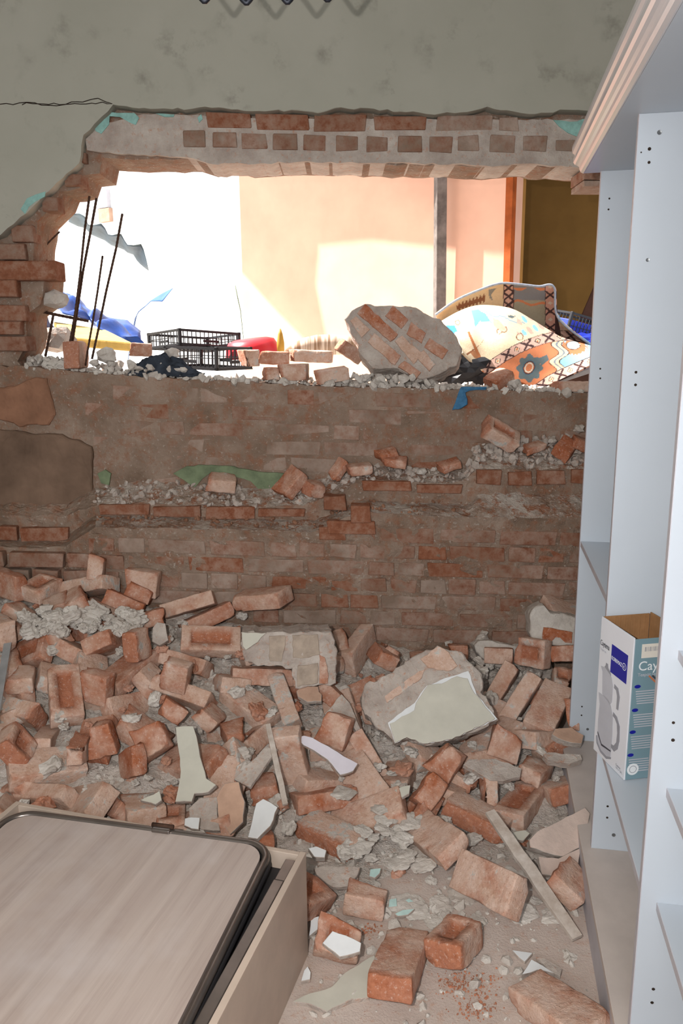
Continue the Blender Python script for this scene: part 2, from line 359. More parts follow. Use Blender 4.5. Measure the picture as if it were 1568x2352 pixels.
PL = [(-400, -120), (2000, -120), (2000, 262), (1370, 258), (1300, 252), (1230, 262), (1180, 256), (1120, 245), (1060, 258), (980, 262), (860, 250), (770, 248), (730, 260), (640, 252), (560, 255),
      (470, 245), (440, 250), (330, 248), (258, 240), (232, 268), (215, 285), (190, 310), (185, 335), (180, 375), (150, 400), (110, 440), (88, 462), (60, 490), (30, 515), (0, 540), (-60, 570), (-400, 600)]
wprism('plaster', PL, 3.49, .07, M['paint'], step=14, amp=3, seed=4, cham=.003)
# a hairline crack running left from the corner of the hole
ck = bmesh.new(); rg = random.Random(3); cp = [(0, 238), (30, 240), (62, 234), (95, 240), (130, 243), (150, 238), (190, 234), (225, 227), (258, 238)]
add_tube(ck, [atY(u, v + rg.uniform(-2, 2), 3.4895) for u, v in roughen_poly(cp, 12, 2, rg)[:34]], .0018, 5); o = from_bm('crack', ck, M['hole'], wall); world_child(o)
# pier left of the hole
wprism('pier_core', [(-400, 598), (76, 600), (100, 612), (100, 655), (92, 700), (62, 722), (62, 765), (56, 800), (40, 830), (70, 860), (-400, 860)], 3.545, .25, M['mortar_wall'], step=18, amp=4, seed=5)
# wall under the hole, then two ledges where the outer leaf has fallen away
wprism('sill_core', [(-400, 838), (60, 842), (150, 850), (250, 860), (400, 870), (560, 878), (720, 886), (900, 891), (1100, 896), (1350, 903), (2000, 930), (2000, 1700), (-400, 1700)], 3.5, .30, M['mortar_wall'], step=14, amp=2.5, seed=6)
def ledge_mesh(name, cols, mat, seed, amp):
    """cols: list of (u, [(v,Y), ...]) section polylines from back top to front foot; lofted and roughened"""
    rows = []
    us = np.linspace(cols[0][0], cols[-1][0], 170); k = len(cols[0][1])
    for u in us:
        sec = []
        for j in range(k):
            v = np.interp(u, [c[0] for c in cols], [c[1][j][0] for c in cols]); Y = np.interp(u, [c[0] for c in cols], [c[1][j][1] for c in cols]); sec.append(atY(u, v, Y))
        fine = []
        for a, b_ in zip(sec, sec[1:]):
            n = max(2, int((b_ - a).length / .016))
            for i in range(n): fine.append((a, b_, i / n))
        rows.append(sec)
    n_seg = [max(2, int(max((r[j + 1] - r[j]).length for r in rows) / .018)) for j in range(k - 1)]
    verts = []; faces = []; W = sum(n_seg) + 1
    for i, sec in enumerate(rows):
        line = []
        for j in range(k - 1):
            for q in range(n_seg[j]): line.append(sec[j].lerp(sec[j + 1], q / n_seg[j]))
        line.append(sec[-1])
        for p in line:
            q = p * 16 + Vector((seed, 0, seed)); d = noise.noise_vector(q) * amp + noise.noise_vector(q * 3) * amp * .55
            verts.append(p + d)
    for i in range(len(rows) - 1):
        for j in range(W - 1):
            a = i * W + j; faces.append((a, a + W, a + W + 1, a + 1))
    o = mk(name, verts, faces, mat, wall); o.data.materials.append(M['ledge'])
    for p_ in o.data.polygons:
        if p_.index % (W - 1) < n_seg[0] and us[p_.index // (W - 1)] > 210: p_.material_index = 1
    world_child(o); return o
LED1 = [(-420, [(1130, 3.5), (1180, 3.42), (1230, 3.42)]), (150, [(1150, 3.5), (1185, 3.42), (1240, 3.42)]), (215, [(1120, 3.5), (1160, 3.38), (1215, 3.38)]), (330, [(1105, 3.5), (1158, 3.38), (1215, 3.38)]), (560, [(1120, 3.5), (1168, 3.38), (1215, 3.38)]),
        (700, [(1110, 3.5), (1160, 3.38), (1215, 3.38)]), (790, [(1090, 3.5), (1128, 3.38), (1185, 3.38)]), (815, [(1072, 3.5), (1102, 3.38), (1170, 3.38)]), (1070, [(1078, 3.5), (1110, 3.38), (1170, 3.38)]), (1095, [(1030, 3.5), (1076, 3.36), (1150, 3.36)]),
        (1200, [(1020, 3.5), (1078, 3.36), (1150, 3.36)]), (1345, [(1018, 3.5), (1075, 3.36), (1150, 3.36)]), (1700, [(1030, 3.5), (1085, 3.36), (1150, 3.36)])]
LED2 = [(-420, [(1235, 3.43), (1262, 3.30), (1700, 3.30)]), (150, [(1235, 3.43), (1256, 3.30), (1700, 3.30)]), (215, [(1180, 3.40), (1212, 3.265), (1700, 3.265)]), (500, [(1186, 3.40), (1216, 3.265), (1700, 3.265)]), (720, [(1190, 3.40), (1222, 3.265), (1700, 3.265)]),
        (800, [(1160, 3.40), (1186, 3.265), (1700, 3.265)]), (830, [(1148, 3.40), (1174, 3.265), (1700, 3.265)]), (1075, [(1152, 3.40), (1190, 3.265), (1700, 3.265)]), (1100, [(1120, 3.38), (1188, 3.265), (1700, 3.265)]), (1345, [(1125, 3.38), (1190, 3.265), (1700, 3.265)]), (1700, [(1130, 3.38), (1200, 3.265), (1700, 3.265)])]
ledge_mesh('ledge_upper', LED1, M['mortar_wall'], 3.3, .011)
ledge_mesh('ledge_lower', LED2, M['mortar_wall'], 9.1, .009)

# bricks of the wall, each its own part
def brick_variants(L, H, D, n, seed, chip):
    out = []
    for i in range(n):
        rg = random.Random(seed + i); bm = bmesh.new()
        add_box(bm, (-L / 2, 0, -H / 2), (L / 2, D, H / 2), None, .005)
        for v in bm.verts:
            if v.co.y < D * .5:
                q = Vector((v.co.x * 30, seed + i * 3.7, v.co.z * 30))
                v.co.x += noise.noise(q) * chip; v.co.z += noise.noise(q + Vector((9, 4, 2))) * chip * .7; v.co.y += noise.noise(q + Vector((1, 7, 5))) * chip * .5
        me = bpy.data.meshes.new('wall_brick'); bm.to_mesh(me); bm.free(); me.materials.append(M['wbrick']); out.append(me)
    return out
VS = brick_variants(.247, .063, .05, 8, 10, .011); VH = brick_variants(.117, .063, .05, 8, 40, .011)
wall_n = 0
def wall_brick(x, y, z, header, smear, tilt=0.0, proud=0.0, sx=1.0, sz=1.0):
    global wall_n
    o = link('brick', rnd.choice(VH if header else VS), None, wall); o.location = (x, y - proud - 3.5, z)
    o.rotation_euler = (rnd.uniform(-.02, .02), -tilt + rnd.uniform(-.012, .012) if False else tilt + rnd.uniform(-.012, .012), rnd.uniform(-.02, .02)); o.scale = (sx, 1, sz); o.color = (smear, 0, 0, 1); wall_n += 1
    return o
SLOPE = -.034      # the courses sink to the right
def course_field(Y, z_lo, z_hi, x_lo, x_hi, inside, smear, proud, skip=.0, z0=0.0, tilt=math.atan(.034)):
    k = 0
    zz = z0
    while zz < z_hi + .1:
        head = k % 2 == 1; x = x_lo + rnd.uniform(-.1, 0)
        while x < x_hi:
            h = head if rnd.random() < .8 else not head
            L = .117 if h else .247; xc = x + L / 2; z = zz + SLOPE * xc
            if z_lo < z < z_hi and inside(xc, z, L) and rnd.random() > skip:
                wall_brick(xc, Y, z, h, min(1.1, max(.05, smear + rnd.gauss(0, .27))), tilt, proud + rnd.uniform(-.003, .003), rnd.uniform(.94, 1.0), rnd.uniform(.93, 1.04))
            x += L + .012
        zz += .0755; k += 1
def uv_of(x, Y, z):
    d = Vector((x, Y, z)) - C0; zc = d.dot(FW); return 784 + F * d.dot(RT) / zc, 1176 - F * d.dot(UP) / zc
def led_v(cols, j, u): return float(np.interp(u, [c[0] for c in cols], [c[1][j][0] for c in cols]))
def in_low(x, z, L):
    u, v = uv_of(x, 3.26, z)
    return led_v(LED2, 1, u) + 16 < v and z > float(np.interp(x, _hx, _hv)) - .06 and u < 1400
course_field(3.268, .2, .95, -1.9, 1.14, in_low, .55, .007)
def in_up(x, z, L):
    u, v = uv_of(x, 3.5, z)
    top = np.interp(u, [-400, 60, 250, 560, 900, 1350, 2000], [838, 842, 860, 878, 891, 903, 930])
    if u < 215: return False
    return top + 22 < v < led_v(LED1, 0, u) + 4 and u < 1400
course_field(3.503, .9, 1.38, -1.1, 1.2, in_up, .72, .003, skip=.12, z0=.03)
# bricks exposed on the ledge fronts, as the photograph shows them
def px_wall_brick(u0, v0, u1, v1, Y, smear, depth=.05, proud=.006, rough=.004):
    a, b_ = atY(u0, (v0 + v1) / 2, Y), atY(u1, (v0 + v1) / 2, Y); t, bt = atY((u0 + u1) / 2, v0, Y), atY((u0 + u1) / 2, v1, Y)
    L, Hh = (b_ - a).length, (t - bt).length; c = (a + b_) / 2
    hd = L < .17; src = rnd.choice(VH if hd else VS)
    o = link('brick', src, None, wall); o.location = (c.x, Y - proud - 3.5, (t.z + bt.z) / 2); o.scale = (L / (.117 if hd else .247), depth / .05, Hh / .063)
    o.rotation_euler = (0, math.atan2(a.z - b_.z, b_.x - a.x), 0); o.color = (smear, 0, 0, 1); return o
for r in [(475, 259, 577, 294), (588, 262, 710, 299), (720, 263, 840, 302), (858, 267, 980, 300), (1003, 265, 1130, 302), (1145, 269, 1190, 300),
          (422, 302, 472, 337), (487, 304, 543, 339), (556, 306, 612, 342), (625, 307, 682, 345), (697, 310, 747, 346), (772, 312, 824, 347), (842, 314, 892, 349), (912, 312, 968, 350), (985, 314, 1038, 350), (1050, 312, 1100, 347),
          (1125, 310, 1182, 350), (1200, 312, 1255, 347), (1275, 322, 1330, 347)]:
    row1 = r[1] < 300 and r[0] > 470
    px_wall_brick(*r, 3.535, .3 if (row1 and r[0] < 900) else (.85 if r[0] > 990 or r[0] < 480 else .62), .05, .005)
for r in [(1093, 1079, 1150, 1112), (1165, 1083, 1221, 1115), (1233, 1080, 1296, 1112), (1310, 1078, 1350, 1110)]: px_wall_brick(*r, 3.355, .12, .06, .012)
for r in [(832, 1104, 945, 1127), (958, 1112, 1060, 1132)]: px_wall_brick(*r, 3.375, .15, .06, .014)
for r in [(228, 1158, 346, 1182), (352, 1162, 462, 1186), (474, 1164, 585, 1194), (592, 1168, 700, 1186)]: px_wall_brick(*r, 3.375, .22, .06, .012)
px_wall_brick(806, 1160, 850, 1200, 3.262, .05, .08, .02); px_wall_brick(742, 1138, 794, 1170, 3.34, .08, .1, .02); px_wall_brick(752, 1196, 862, 1226, 3.262, .08, .06, .015)
for r in [(0, 1208, 40, 1240), (48, 1212, 160, 1248)]: px_wall_brick(*r, 3.40, .2, .05, .012)
for r in [(-30, 600, 135, 645), (-40, 646, 46, 682), (-40, 700, 66, 738), (-40, 738, 54, 770), (-40, 772, 66, 806)]: px_wall_brick(*r, 3.53, .35 if r[1] > 690 else .1, .12, .03)
for r in [(30, 520, 80, 556), (-20, 560, 60, 598), (100, 452, 134, 486), (150, 400, 190, 428), (180, 352, 200, 376)]: px_wall_brick(*r, 3.545, .5, .1, .015)
px_wall_brick(1335, 390, 1420, 416, 3.54, .35, .2, .03); px_wall_brick(1338, 417, 1430, 430, 3.54, .8, .2, .02)
# paint and plaster left on the wall
def patch(name, poly, Y, mat, t=.006, step=14, amp=2, seed=1):
    big = name == 'clay_render'
    return wprism(name, poly, Y, t, mat, step, amp, .006 if big else 0, 3 if big else 0, seed=seed, cham=.006 if big else .001)
patch('paint_patch', Z('S1', [(415, 558), (440, 545), (480, 502), (530, 508), (605, 508), (626, 530), (610, 562), (585, 552), (540, 526), (492, 522), (490, 560), (455, 602), (430, 590)]), 3.531, M['turq'])
patch('paint_patch', Z('S1', [(700, 511), (785, 515), (780, 526), (740, 526)]), 3.531, M['turq']); patch('paint_patch', Z('S1', [(888, 530), (905, 513), (912, 535), (896, 552)]), 3.531, M['turq'])
patch('paint_patch', Z('S2', [(985, 540), (1060, 548), (1180, 530), (1175, 600), (1100, 618), (1050, 598), (1010, 568)]), 3.531, M['turq'])
patch('paint_patch', Z('S3', [(92, 118), (120, 70), (160, 52), (205, 38), (200, 62), (160, 84), (130, 108), (112, 140)]), 3.4885, M['turq'])
patch('green_paint', Z('W5', [(890, 600), (960, 562), (1090, 556), (1160, 560), (1340, 592), (1465, 600), (1430, 640), (1400, 700), (1330, 680), (1290, 640), (1180, 606), (1080, 596), (1040, 626), (1000, 672), (940, 630)]), 3.488, M['green'], .015)
patch('green_paint', Z('W5', [(500, 600), (540, 580), (570, 600), (560, 660), (520, 650)]), 3.488, M['green'], .015)
patch('clay_render', Z('W5', [(-150, 170), (60, 150), (180, 104), (236, 110), (252, 180), (280, 300), (250, 350), (140, 350), (100, 362), (40, 330), (-150, 300)]), 3.486, M['clay'], .02, 20, 3)
patch('clay_render', Z('W5', [(-150, 360), (60, 380), (160, 395), (260, 392), (400, 432), (470, 462), (476, 520), (470, 600), (474, 690), (440, 780), (380, 860), (200, 850), (-150, 800)]), 3.478, M['clay_dark'], .03, 20, 3)

# remaining walls, ceiling
wl = box('wall_left', (-2.6, -2.2, 0), (-2.45, 3.8, 3.4), M['paint']); structure(wl, 'plain cream wall on the far side of the room', 'wall')
wr = prism('wall_right', [SB + SN * .42 + SD * t + Vector((0, 0, z)) for t, z in ((1.75, 0), (1.75, 3.4), (-4.2, 3.4), (-4.2, 0))], -SN, .15, M['paint']); structure(wr, 'cream wall behind the white shelving', 'wall')
ce = box('ceiling', (-2.6, -2.2, 3.4), (2.6, 3.8, 3.55), M['paint']); structure(ce, 'cream ceiling above the rubble', 'ceiling')
bmf = bmesh.new()
add_box(bmf, (-2.6, -2.3, 0), (2.6, -2.2, .6)); add_box(bmf, (-2.6, -2.3, 2.9), (2.6, -2.2, 3.55)); add_box(bmf, (-2.6, -2.3, .6), (-2.1, -2.2, 2.9)); add_box(bmf, (1.6, -2.3, .6), (2.6, -2.2, 2.9))
wf = from_bm('wall_front', bmf, M['paint']); structure(wf, 'cream wall with the wide shop window opening', 'wall')

# ---------------------------------------------------------------- the yard beyond the hole
def height_mesh(name, x0, x1, y0, y1, nx, ny, fn, mat, smooth=False, out=None):
    xs = np.linspace(x0, x1, nx); ys = np.linspace(y0, y1, ny)
    V = [(x, y, fn(x, y)) for y in ys for x in xs]; Fc = [(j * nx + i, j * nx + i + 1, (j + 1) * nx + i + 1, (j + 1) * nx + i) for j in range(ny - 1) for i in range(nx - 1)]
    if out is not None:
        bad = [out(v[0], v[1]) for v in V]; Fc = [f for f in Fc if not any(bad[i] for i in f)]
        used = sorted({i for f in Fc for i in f}); mp = {k: i for i, k in enumerate(used)}; V = [V[i] for i in used]; Fc = [tuple(mp[i] for i in f) for f in Fc]
    return mk(name, V, Fc, mat, None, smooth)
def yard_h(x, y):
    b_ = 1.27 - .03 * x; t = min(max((y - 5.0) / 2.5, 0), 1)
    return b_ * (1 - t) + .5 * t + noise.noise(Vector((x * 2.2, y * 2.2, 3))) * .05 + noise.noise(Vector((x * 11, y * 11, 1))) * .02 - .03
yd = height_mesh('ground_yard', -5, 4, 3.79, 13, 150, 150, yard_h, M['yard']); structure(yd, 'pale heaped rubble ground of the yard behind the wall', 'ground')
# peach wall, with a grey post and an orange painted end
PW0 = atY(555, 600, 6.8); PW1 = atY(1172, 600, 5.2); pd = Vector((PW1.x - PW0.x, PW1.y - PW0.y, 0)); pl = pd.length; pd.normalize(); pn = Vector((pd.y, -pd.x, 0))
def pw(s, z, o=0.0): return Vector((PW0.x, PW0.y, 0)) + pd * s + pn * o + Vector((0, 0, z))
pwall = prism('wall_peach', [pw(0, 0), pw(pl, 0), pw(pl, 4.0), pw(0, 4.0)], pn, .16, M['peach']); structure(pwall, 'peach rendered outer wall seen through the hole', 'wall')
o = prism('painted_end', [pw(pl - .035, .2, .012), pw(pl + .004, .2, .012), pw(pl + .004, 4.0, .012), pw(pl - .05, 4.0, .012)], pn, .05, M['orange_paint'], pwall)
gp = atY(1017, 600, 5.45)
px = bmesh.new(); add_box(px, (-.034, -.035, .3), (.034, .035, 3.9), None, .004); po = from_bm('timber_post', px, M['post'], None, False, (gp.x, 5.45, 0)); po.rotation_euler = (0, math.radians(-.6), math.radians(12))
tag(po, 'upright grey timber post in front of the peach wall', 'post')
evp = [(-3.2, .50), (-1.2, .52), (-1.0, .66), (-.75, .80), (-.5, .62), (-.2, .5), (.3, .5), (1.2, .56), (2.2, .62), (pl + .2, .62)]
V = [pw(s_, 3.75 + h_, d_) for h_ in (0, .1) for s_, d_ in evp] + [pw(s_, 3.75 + h_, -.1) for h_ in (0, .1) for s_, d_ in evp]; k = len(evp)
Fc = [(i, i + 1, 2 * k + i + 1, 2 * k + i) for i in range(k - 1)] + [(k + i, 3 * k + i, 3 * k + i + 1, k + i + 1) for i in range(k - 1)] + [(i, k + i, k + i + 1, i + 1) for i in range(k - 1)]
eo = mk('roof_eave', V, Fc, M['whitewash']); structure(eo, 'overhanging eave shading the upper peach wall', 'roof')
# dark ochre room to the right
och = bmesh.new(); ox0 = pw(pl + .03, 0)
add_box(och, (ox0.x + .02, 6.6, 0), (4.4, 6.75, 3.6)); add_box(och, (4.3, 4.6, 0), (4.4, 6.75, 3.6))
ob = from_bm('wall_ochre', och, M['ochre']); structure(ob, 'ochre wall of a dark roofed room beyond the peach wall', 'wall')
orf = box('roof_room', (ox0.x - .05, 4.3, 3.0), (4.5, 6.8, 3.12), M['brown']); structure(orf, 'low roof over the dark ochre room', 'roof')
osd = box('wall_ochre_side', (ox0.x + .0, 5.3, 0), (ox0.x + .08, 6.7, 3.0), M['ochre']); structure(osd, 'side wall of the dark ochre room', 'wall')
bdp = [atY(1372, 590, 5.2), atY(1312, 745, 5.2)]
Mx, Lb = bar_matrix(bdp[0] + Vector((.25, 0, .5)), bdp[1] + Vector((-.1, 0, -.35)), Vector((0, -1, 0)))
bdo = box('leaning_board', (0, 0, 0), (Lb, .5, .02), M['brown'], None, .002, Mx); tag(bdo, 'dark brown board leaning in the ochre room behind the blue crate', 'board')
# sunlit white building
WB0 = Vector((-5.6, 12.6, 0)); WB1 = Vector((.6, 8.4, 0)); wd = (WB1 - WB0); wlen = wd.length; wd.normalize(); wn = Vector((wd.y, -wd.x, 0))
def wb(s, z, o=0.0): return WB0 + wd * s + wn * o + Vector((0, 0, z))
hb = empty('white_building', WB0); tag(hb, 'glaring white sunlit building across the yard', 'building')
world_child(prism('wall', [wb(0, 0), wb(wlen, 0), wb(wlen, 7), wb(0, 7)], wn, .2, M['whitewash'], hb))
def wb_uv(u, v):
    P = on_plane(u, v, WB0, wn); return (P - WB0).dot(wd), P.z
for u0, v0, u1, v1, mt, nm in [(232, 366, 262, 402, 'clay', 'balcony_panel'), (186, 404, 262, 426, 'edge', 'cornice'), (196, 436, 252, 486, 'edge', 'wall_panel'), (236, 478, 258, 512, 'clay_pale', 'window')]:
    a, b_ = wb_uv(u0, v1), wb_uv(u1, v0)
    world_child(prism(nm, [wb(a[0], a[1], .06), wb(b_[0], a[1], .06), wb(b_[0], b_[1], .06), wb(a[0], b_[1], .06)], wn, .1, M[mt], hb))

# ---------------------------------------------------------------- white shelving on the right
SROT = math.atan2(SD.y, SD.x)
shelf = empty('shelving_unit', SB, SROT); tag(shelf, 'tall white open shelving unit with a moulded cornice', 'shelf')
# local: x along the run away from the camera, y to the left (front is +y, depth is -y)
DEP = .36; TU, TB, TC, TD = .64, 0.0, -.63, -1.26; TOPZ = 2.075; DECK = .125
def sbox(name, lo, hi, mat='white', parent=shelf, bevel=.0012): return box(name, lo, hi, M[mat], parent, bevel)
for t in (TU, TB, TC, TD):
    u_ = sbox('upright', (t - .009, -DEP, DECK), (t + .009, 0, TOPZ))
    e_ = sbox('edge_band', (t - .0092, -.0005, DECK), (t + .0092, .001, TOPZ), 'edge', u_, 0)
sbox('back_panel', (TD, -DEP - .006, DECK), (TU + .009, -DEP, TOPZ))
dk = sbox('deck', (TD - .1, -DEP, DECK - .018), (TU + .06, .027, DECK), 'white_dusty')
sbox('plinth', (TD - .1, .008, 0), (TU + .06, .0262, DECK - .0185), 'edge')
for t0, t1, z, inset in ((TB, TU, .875, .002), (TC, TB, .468, .002), (TD, TC, .985, .032), (TD, TC, .70, .032), (TD, TC, .445, .032)):
    b_ = sbox('shelf_board', (t0 + .009, -DEP, z - .018), (t1 - .009, -inset, z)); sbox('edge_band', (t0 + .0092, -inset - .0004, z - .0178), (t1 - .0092, -inset + .001, z - .0002), 'edge', b_, 0)
sbox('top_board', (TD - .1, -DEP, TOPZ), (TU + .018, .0485, TOPZ + .018))
# cornice: a moulding profile swept along the front
prof = [(.049, .0), (.052, .0), (.060, .004), (.064, .012), (.066, .020), (.072, .024), (.079, .027), (.084, .034), (.085, .044), (.080, .052), (.082, .058), (.088, .062), (.090, .070), (.090, .080), (.049, .080)]
V = [(t, y, TOPZ + .018 + z - .018) for t in (TD - .1, TU + .02) for y, z in prof]; k = len(prof)
Fc = [(i, (i + 1) % k, k + (i + 1) % k, k + i) for i in range(k)] + [tuple(range(k))[::-1], tuple(range(k, 2 * k))]
co = mk('cornice', V, Fc, M['trim'], shelf)
bmx = bmesh.new(); bmx.from_mesh(co.data); bmesh.ops.recalc_face_normals(bmx, faces=bmx.faces); bmx.to_mesh(co.data); bmx.free()
# screws and dowel holes on the faces of the uprights that look at the camera
def disc(name, t, u, v, r, mat, screw=False):
    n = -SD; P0 = SB + SD * (t - .0093); P = on_plane(u, v, P0, n); d = P - SB
    lx, ly = d.dot(SD), -d.dot(SN)
    bm = bmesh.new(); N_ = 14
    rings = [(r, 0.0), (r * .9, -.0012), (r * .45, -.0008)] if screw else [(r, 0.0), (r * .85, -.0004)]
    vv = [[bm.verts.new((lx + dx, ly + r_ * math.cos(2 * math.pi * q / N_), P.z + r_ * math.sin(2 * math.pi * q / N_))) for q in range(N_)] for r_, dx in rings]
    for a, b2 in zip(vv, vv[1:]):
        for q in range(N_): bm.faces.new((a[q], a[(q + 1) % N_], b2[(q + 1) % N_], b2[q]))
    bm.faces.new(vv[-1])
    if screw:
        for w_, h_ in ((r * .5, r * .12), (r * .12, r * .5)): add_box(bm, (lx - .0016, ly - w_, P.z - h_), (lx - .0008, ly + w_, P.z + h_))
    return from_bm(name, bm, M[mat], shelf)
disc('screw', TB, 1514, 304, .0055, 'screw', True); disc('screw', TB, 1520, 233, .0045, 'screw', True); disc('screw', TB, 1487, 597, .0045, 'screw', True); disc('screw', TB, 1409, 1918, .0055, 'screw', True); disc('screw', TU, 1349, 1675, .005, 'screw', True)
for t, u, v, r in [(TB, 1491, 342, .004), (TB, 1490, 373, .0035), (TB, 1472, 350, .0018), (TU, 1399, 456, .003), (TU, 1397, 481, .003), (TU, 1378, 847, .003), (TU, 1378, 869, .003), (TB, 1460, 855, .0035), (TB, 1459, 884, .0035), (TU, 1336, 1623, .003), (TU, 1335, 1643, .003),
                   (TB, 1395, 1852, .0033), (TB, 1394, 1878, .0033), (TC, 1546, 1660, .003), (TC, 1545, 1700, .0035), (TC, 1500, 2272, .0035), (TC, 1497, 2303, .0035)]:
    disc('screw_hole', t, u, v, r, 'hole')

# box for a double teapot, open at the top, standing on the middle shelf
zs = .4695
bc = atZ(1432, 1792, zs); fc_ = atZ(1362, 1720, zs); bx_d = Vector((fc_.x - bc.x, fc_.y - bc.y, 0)); bw = bx_d.length; bx_d.normalize(); bx_n = Vector((bx_d.y, -bx_d.x, 0))
if bx_n.x < 0: bx_n = -bx_n
bh = atY(1460, 1466, bc.y).z - zs; bdp_ = .135
BR = math.atan2(bx_d.y, bx_d.x)
bxo = empty('teapot_box', (bc.x, bc.y, zs), BR); tag(bxo, 'open white and teal cardboard box with a grey teapot printed on it', 'box')
# local: x along the white face (away), y left => white face at y=0 facing +y; body extends to -y
th = .004
box('white_side', (0, -th, 0), (bw, 0, bh), M['box_white'], bxo, .001)
box('teal_side', (-.0005, -bdp_, 0), (th, -th, bh - .004), M['box_teal'], bxo, .001)
box('card_inner', (th, -bdp_ + .004, .002), (bw - th, -th - .0006, .006), M['card'], bxo)
box('far_side', (bw - th, -bdp_, 0), (bw, -th, bh), M['card'], bxo, .001)
box('back_side', (th, -bdp_ - th, 0), (bw - th, -bdp_, bh + .004), M['card'], bxo, .001)
for i in range(9): box('card_flute', (bw - th - .0016, -bdp_ + .008 + i * .014, .01), (bw - th - .0002, -bdp_ + .013 + i * .014, bh - .002), M['card'], bxo)
# prints on the white face: coordinates a (0 near edge .. 1 far edge), h (0 bottom .. 1 top)
def wf_pt(a, h, off=.0006): return (a * bw, off, h * bh)
def wf_poly(name, pts, mat, off=.0006, parent=bxo):
    V = [wf_pt(a, h, off) for a, h in pts] + [wf_pt(a, h, 0.0) for a, h in pts]; k = len(pts)
    Fc = [tuple(range(k))[::-1], tuple(range(k, 2 * k))] + [(i, (i + 1) % k, k + (i + 1) % k, k + i) for i in range(k)]
    return mk(name, V, Fc, M[mat], parent)
logo = wf_poly('blue_logo_panel', [(.13, .66), (.13, .86), (.62, .86), (.62, .66)], 'ink_blue')
def text(name, s, size, loc, rot, mat, parent, ext=.0002, sx=1.0):
    c = bpy.data.curves.new(name, 'FONT'); c.body = s; c.size = size; c.extrude = ext; c.materials.append(M[mat]); c.align_x = 'LEFT'
    t_ = bpy.data.objects.new(name, c); COL.objects.link(t_)
    me = bpy.data.meshes.new_from_object(t_.evaluated_get(bpy.context.evaluated_depsgraph_get())); bpy.data.objects.remove(t_); me.name = name
    o = bpy.data.objects.new(name, me); COL.objects.link(o); o.parent = parent; o.location = loc; o.rotation_euler = rot; o.scale = (sx, 1, 1); return o
RW = (math.pi / 2, 0, math.pi)
text('lettering', 'KORKMAZ', .0145, (.60 * bw, .0012, .755 * bh), RW, 'ink_white', logo, sx=.72)
def ring(name, cx, cz, r, w_, mat, parent, off=.0012, plane='w'):
    bm = bmesh.new(); n = 20; A = []
    for rr in (r, r - w_):
        A.append([bm.verts.new((cx + rr * math.cos(2 * math.pi * q / n), off, cz + rr * math.sin(2 * math.pi * q / n)) if plane == 'w' else (off, cx + rr * math.cos(2 * math.pi * q / n), cz + rr * math.sin(2 * math.pi * q / n))) for q in range(n)])
    for q in range(n): bm.faces.new((A[0][q], A[0][(q + 1) % n], A[1][(q + 1) % n], A[1][q]))
    return from_bm(name, bm, M[mat], parent)
ring('emblem', .21 * bw, .768 * bh, .0095, .0018, 'ink_white', logo); text('emblem_letter', 'K', .011, (.235 * bw, .0012, .757 * bh), RW, 'ink_white', logo)
text('lettering', 'Caytema', .021, (.98 * bw, .0008, .80 * bh), RW, 'ink_dark', bxo, sx=.62); text('lettering', 'Teapot set', .010, (.97 * bw, .0008, .765 * bh), RW, 'ink_light', bxo, sx=.7)
wf_poly('teapot_print', [(.88, .10), (.86, .06), (.74, .035), (.56, .03), (.44, .06), (.42, .12), (.42, .24), (.44, .36), (.52, .43), (.66, .46), (.82, .455), (.94, .45), (.92, .42), (.88, .37), (.90, .24)], 'ink_light')
wf_poly('teapot_print', [(.82, .46), (.56, .43), (.50, .46), (.50, .58), (.56, .63), (.70, .665), (.82, .66), (.92, .65), (.86, .62), (.84, .54)], 'ink_light')
wf_poly('lid_print', [(.80, .665), (.58, .635), (.60, .655), (.68, .675), (.70, .70), (.76, .70), (.77, .68)], 'ink_grey', .0009)
wf_poly('handle_print', [(.46, .60), (.34, .59), (.28, .54), (.30, .44), (.36, .44), (.36, .53), (.40, .565), (.47, .57)], 'ink_grey', .0009)
wf_poly('handle_print', [(.44, .40), (.32, .39), (.22, .34), (.20, .24), (.24, .17), (.34, .13), (.44, .14), (.44, .165), (.36, .17), (.29, .21), (.28, .28), (.31, .34), (.38, .365), (.45, .37)], 'ink_grey', .0009)
wf_poly('base_print', [(.90, .13), (.86, .085), (.74, .05), (.56, .045), (.42, .07), (.42, .055), (.56, .025), (.76, .03), (.90, .07), (.93, .12)], 'ink_grey', .001)
wf_poly('base_print', [(.88, .165), (.74, .10), (.44, .115), (.44, .105), (.74, .085), (.89, .15)], 'ink_dark', .001)
text('fine_print', 'Caytema\n1.0 L + 2.0 L', .008, (.26 * bw, .0008, .05 * bh), RW, 'ink_grey', bxo, sx=.8)
